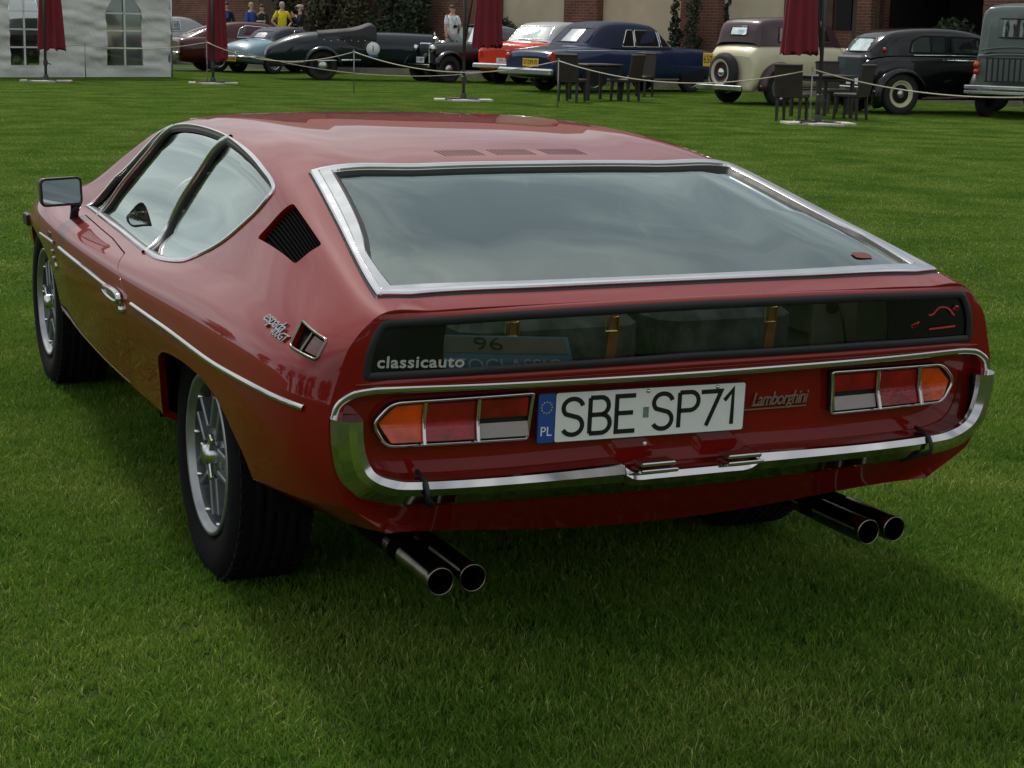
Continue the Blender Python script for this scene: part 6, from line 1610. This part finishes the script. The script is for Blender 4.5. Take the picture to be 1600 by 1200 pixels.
# trees left of the picture and behind, seen only as reflections in the paint
for i, (x, y, h) in enumerate(((-34, 92, 12), (-46, 80, 11), (-56, 66, 12), (-60, 52, 11), (-62, 38, 12), (-60, 24, 13), (-58, 10, 10), (-54, -5, 12), (-44, -20, 11), (-28, -32, 11), (-4, -36, 10), (12, -34, 10), (26, -26, 10))):
    rr = random.Random(i); blobs = [(rr.uniform(-3.0, 3.0), rr.uniform(-3.4, 3.4), h*rr.uniform(.18, .9), rr.uniform(1.4, 2.4), rr.uniform(1.6, 2.6), rr.uniform(1.2, 2.0)) for _ in range(20)]
    plant('broadleaf_tree', (x, y, GZ), blobs, 4200, .30, M_leaf, 'tall broadleaf tree standing at the edge of the lawn', 'tree', (.25, h*.6), 'broadleaf trees round the lawn', i+30)

# ------------------------------------------------------------ people
M_skin = pmat('skin', (.56, .32, .23), .55)
def skinned(name, V, E, R, mat, parent, root=0, sub=1):
    me = bpy.data.meshes.new(name); me.from_pydata(V, E, []); o = bpy.data.objects.new(name, me); COL.objects.link(o)
    m = o.modifiers.new('skin', 'SKIN'); m.use_smooth_shade = True
    for i, d in enumerate(me.skin_vertices[0].data): d.radius = R[i] if isinstance(R[i], tuple) else (R[i], R[i]); d.use_root = (i == root)
    s = o.modifiers.new('sub', 'SUBSURF'); s.levels = sub; s.render_levels = sub
    dg = bpy.context.evaluated_depsgraph_get(); dg.update(); m2 = bpy.data.meshes.new_from_object(o.evaluated_get(dg)); COL.objects.unlink(o); bpy.data.objects.remove(o)
    m2.materials.clear(); m2.materials.append(mat); m2.polygons.foreach_set('use_smooth', [True]*len(m2.polygons))
    q = bpy.data.objects.new(name, m2); COL.objects.link(q); q.parent = parent; return q
def person(px, D, top_py, face, label, shirt, trous, hair, sleeves='long', arms=None, vest=None, bald=False, cap=None, open_v=None):
    P = at_depth(px, D); zt = z_at(px, top_py, P); H = 1.76; z0 = .26
    k = (zt-z0)/H; k = min(1.06, max(.93, k)); P.z = z0
    r = empty('person', tuple(P), face, label, 'person', 'people standing by the building'); r.scale = (k, k, k)
    # local: +X is where the person faces; skeleton in metres for 1.76 m
    aL = (arms or {}).get('L', [(.02, .20, 1.20), (.04, .24, 1.12), (.10, .22, .88)]); aR = (arms or {}).get('R', [(.02, -.20, 1.20), (.04, -.24, 1.12), (.10, -.22, .88)])
    V = [(0, 0, .95), (0, 0, 1.12), (0, 0, 1.32), (-.01, 0, 1.46), (0, 0, 1.53), (.02, 0, 1.62), (.02, 0, 1.70),
         (0, .17, 1.42), aL[1], aL[2], (0, -.17, 1.42), aR[1], aR[2], (0, .10, .90), (.01, .11, .50), (0, .11, .09), (.12, .12, .04), (0, -.10, .90), (.01, -.11, .50), (0, -.11, .09), (.12, -.12, .04)]
    E = [(0, 1), (1, 2), (2, 3), (3, 4), (4, 5), (5, 6), (3, 7), (7, 8), (8, 9), (3, 10), (10, 11), (11, 12), (0, 13), (13, 14), (14, 15), (15, 16), (0, 17), (17, 18), (18, 19), (19, 20)]
    R_ = [(.12, .15), (.105, .135), (.11, .15), (.07, .09), (.052, .052), (.085, .072), (.070, .06), .055, .040, .030, .055, .040, .030, .085, .058, .040, .035, .085, .058, .040, .035]
    body_ = skinned('body', V, E, R_, M_skin, r)
    g = .016
    top = [0, 1, 2, 3, 7, 10]; sv = [(0, 0, .90), (0, 0, 1.10), (0, 0, 1.32), (-.01, 0, 1.44), (0, .17, 1.42), (0, -.17, 1.42)]; se = [(0, 1), (1, 2), (2, 3), (3, 4), (3, 5)]; sr = [(.14, .17), (.125, .155), (.13, .17), (.085, .11), .072, .072]
    lerp3 = lambda a, b, t: tuple(a[i]+(b[i]-a[i])*t for i in range(3))
    for s_i, a_ in ((4, aL), (5, aR)):
        if sleeves == 'long': sv += [a_[1], lerp3(a_[1], a_[2], .92)]; sr += [.054, .042]; n_ = len(sv); se += [(s_i, n_-2), (n_-2, n_-1)]
        else: sv += [lerp3(sv[s_i], a_[1], .70)]; sr += [.060]; se += [(s_i, len(sv)-1)]
    skinned('shirt' if sleeves == 'short' else 'jacket', sv, se, sr, shirt, r)
    if vest:
        skinned('vest', sv[:6], se[:5], [(.15, .18), (.135, .165), (.142, .182), (.095, .12), .076, .076], vest, r)
        for zz in (1.06, 1.22):
            mb = MB(); mb.lathe([(.0, 0), (.0, 0)], (0, 0, zz)); mb = MB()
            mb.loft([[(.150*math.cos(a), .190*math.sin(a), zz+dz) for a in np.linspace(0, 2*math.pi, 20, endpoint=False)] for dz in (-.022, .022)], True, False, True); mb.build('reflective_band', M_wplate, r)
    if open_v: bxp('shirt_front', (.128, 0, 1.34), (.03, .09, .20), open_v, r, .01)
    tv = [(0, 0, .96), (0, .10, .88), (.01, .11, .50), (0, .11, .10), (0, -.10, .88), (.01, -.11, .50), (0, -.11, .10)]; skinned('trousers', tv, [(0, 1), (1, 2), (2, 3), (0, 4), (4, 5), (5, 6)], [(.13, .16), .10, .075, .062, .10, .075, .062], trous, r)
    if hair:
        mb = MB(); C = Vector((.0, 0, 1.685)); rings = []
        for i in range(6):
            th = i/5*1.75; rings.append([C+Vector((-.012+.098*math.sin(th)*math.cos(a)*(1 if math.cos(a) < .3 else .86), .083*math.sin(th)*math.sin(a), .088*math.cos(th)-(.035 if math.cos(a) < 0 and i > 3 else 0))) for a in np.linspace(0, 2*math.pi, 16, endpoint=False)])
        mb.loft(rings, True, False, True); mb.build('hair', hair, r)
    if cap: mb = MB(); mb.lathe([(.105, 1.70), (.118, 1.74), (.10, 1.775), (0, 1.79)], (0, 0, 0), 'z', 16); mb.box((.10, 0, 1.715), (.10, .13, .015), bev=.005); mb.build('cap', cap, r)
    mb = MB(); mb.tube([(.085, 0, 1.655), (.105, 0, 1.625), (.09, 0, 1.615)], [.008, .016, .012], 6); mb.build('nose', M_skin, r)
    for sy in (-1, 1):
        mb = MB(); mb.lathe([(0, -.01), (.011, -.006), (.011, .006), (0, .01)], (.083, sy*.030, 1.655), 'x', 8); mb.build('eye', M_dark, r)
        mb = MB(); mb.box((.0, sy*.078, 1.64), (.035, .018, .055), bev=.007); mb.build('ear', M_skin, r)
        hnd = aL[2] if sy > 0 else aR[2]; pr_ = aL[1] if sy > 0 else aR[1]; d = (Vector(hnd)-Vector(pr_)).normalized(); side = d.cross(Vector((1, 0, 0))); side = side.normalized() if side.length > .1 else Vector((0, 1, 0))
        nrm = d.cross(side)
        hv = [tuple(Vector(hnd)), tuple(Vector(hnd)+d*.09)]; hr = [(.026, .034), (.020, .038)]; he = [(0, 1)]
        for fi in range(4):
            b0 = Vector(hnd)+d*.09+side*(-.028+.019*fi); ln = (.055, .068, .072, .060)[fi]; hv += [tuple(b0+d*.02), tuple(b0+d*ln+nrm*.015)]; hr += [.010, .007]; n_ = len(hv); he += [(1, n_-2), (n_-2, n_-1)]
        hv += [tuple(Vector(hnd)+d*.03+side*.038), tuple(Vector(hnd)+d*.07+side*.055)]; hr += [.012, .008]; n_ = len(hv); he += [(0, n_-2), (n_-2, n_-1)]
        skinned('hand', hv, he, hr, M_skin, r, sub=1)
    mb = MB(); mb.box((.098, 0, 1.585), (.008, .045, .008), bev=.002); mb.build('mouth', pmat('lips_%d' % px, (.30, .09, .07), .6), r)
    for sy in (-1, 1): bxp('shoe', (.05, sy*.115, .035), (.27, .10, .075), M_dark, r, .03)
    return r
def cloth(n, c): return pmat(n, c, .85, noise=(9, .15), bump=(14, .3, .01))
toward = math.atan2(-FWD.y, -FWD.x)
grey_hair = pmat('grey_hair', (.42, .40, .37), .8); brown_hair = pmat('brown_hair', (.06, .035, .02), .7); blond_hair = pmat('blond_hair', (.42, .30, .14), .7)
hip = {'L': [(0, .2, 1.2), (-.02, .34, 1.16), (.06, .17, 1.0)], 'R': [(0, -.2, 1.2), (-.02, -.34, 1.16), (.06, -.17, 1.0)]}
person(354, 58, 3.5, toward+.4, 'person in a dark jacket over a bright blue top, farthest left of the group', cloth('navy_jacket', (.012, .015, .03)), cloth('dark_trousers', (.02, .02, .025)), brown_hair, open_v=cloth('blue_top', (.02, .10, .42)))
person(393, 56, 4, toward+.9, 'person with fair hair in a blue sweater behind the pale blue cabriolet', cloth('blue_sweater', (.02, .09, .36)), MATS['dark_trousers'], blond_hair)
person(409, 55, 7, toward-.3, 'person in a yellow high-visibility vest with reflective bands', cloth('black_shirt', (.015, .015, .017)), MATS['dark_trousers'], brown_hair, vest=pmat('hivis_yellow', (.55, .75, .03), .7))
person(441, 54, 3, toward+.5, 'person in a bright yellow T-shirt with grey hair', cloth('yellow_tshirt', (.80, .66, .02)), cloth('grey_trousers', (.18, .17, .15)), grey_hair, sleeves='short', arms=hip)
person(469, 54, 10, toward-1.2, 'person in a dark navy suit and pale flat cap, hands raised to the face', MATS['navy_jacket'], MATS['dark_trousers'], grey_hair, cap=cloth('pale_cap', (.5, .47, .38)), arms={'L': [(0, .2, 1.2), (.12, .25, 1.18), (.24, .12, 1.42)], 'R': [(0, -.2, 1.2), (.12, -.25, 1.18), (.24, -.12, 1.42)]}, open_v=cloth('white_shirt', (.7, .7, .7)))
wt = person(707, 46, 8, toward+.55, 'person in a white printed T-shirt with camera strap, behind the small roadster', cloth('white_tshirt', (.72, .74, .76)), cloth('light_grey_trousers', (.28, .29, .29)), brown_hair, sleeves='short')
mb = MB(); mb.tube([(-.06, .08, 1.50), (.10, .07, 1.40), (.15, 0, 1.22), (.10, -.07, 1.40), (-.06, -.08, 1.50)], .006, 5); mb.box((.165, 0, 1.18), (.05, .10, .06), bev=.01)
for k in range(7): mb.box((.140-.002*k, .04-.02*(k % 4), 1.22-.035*(k//3)), (.006, .05, .02), bev=.004)
mb.build('camera_strap', M_dark, wt)
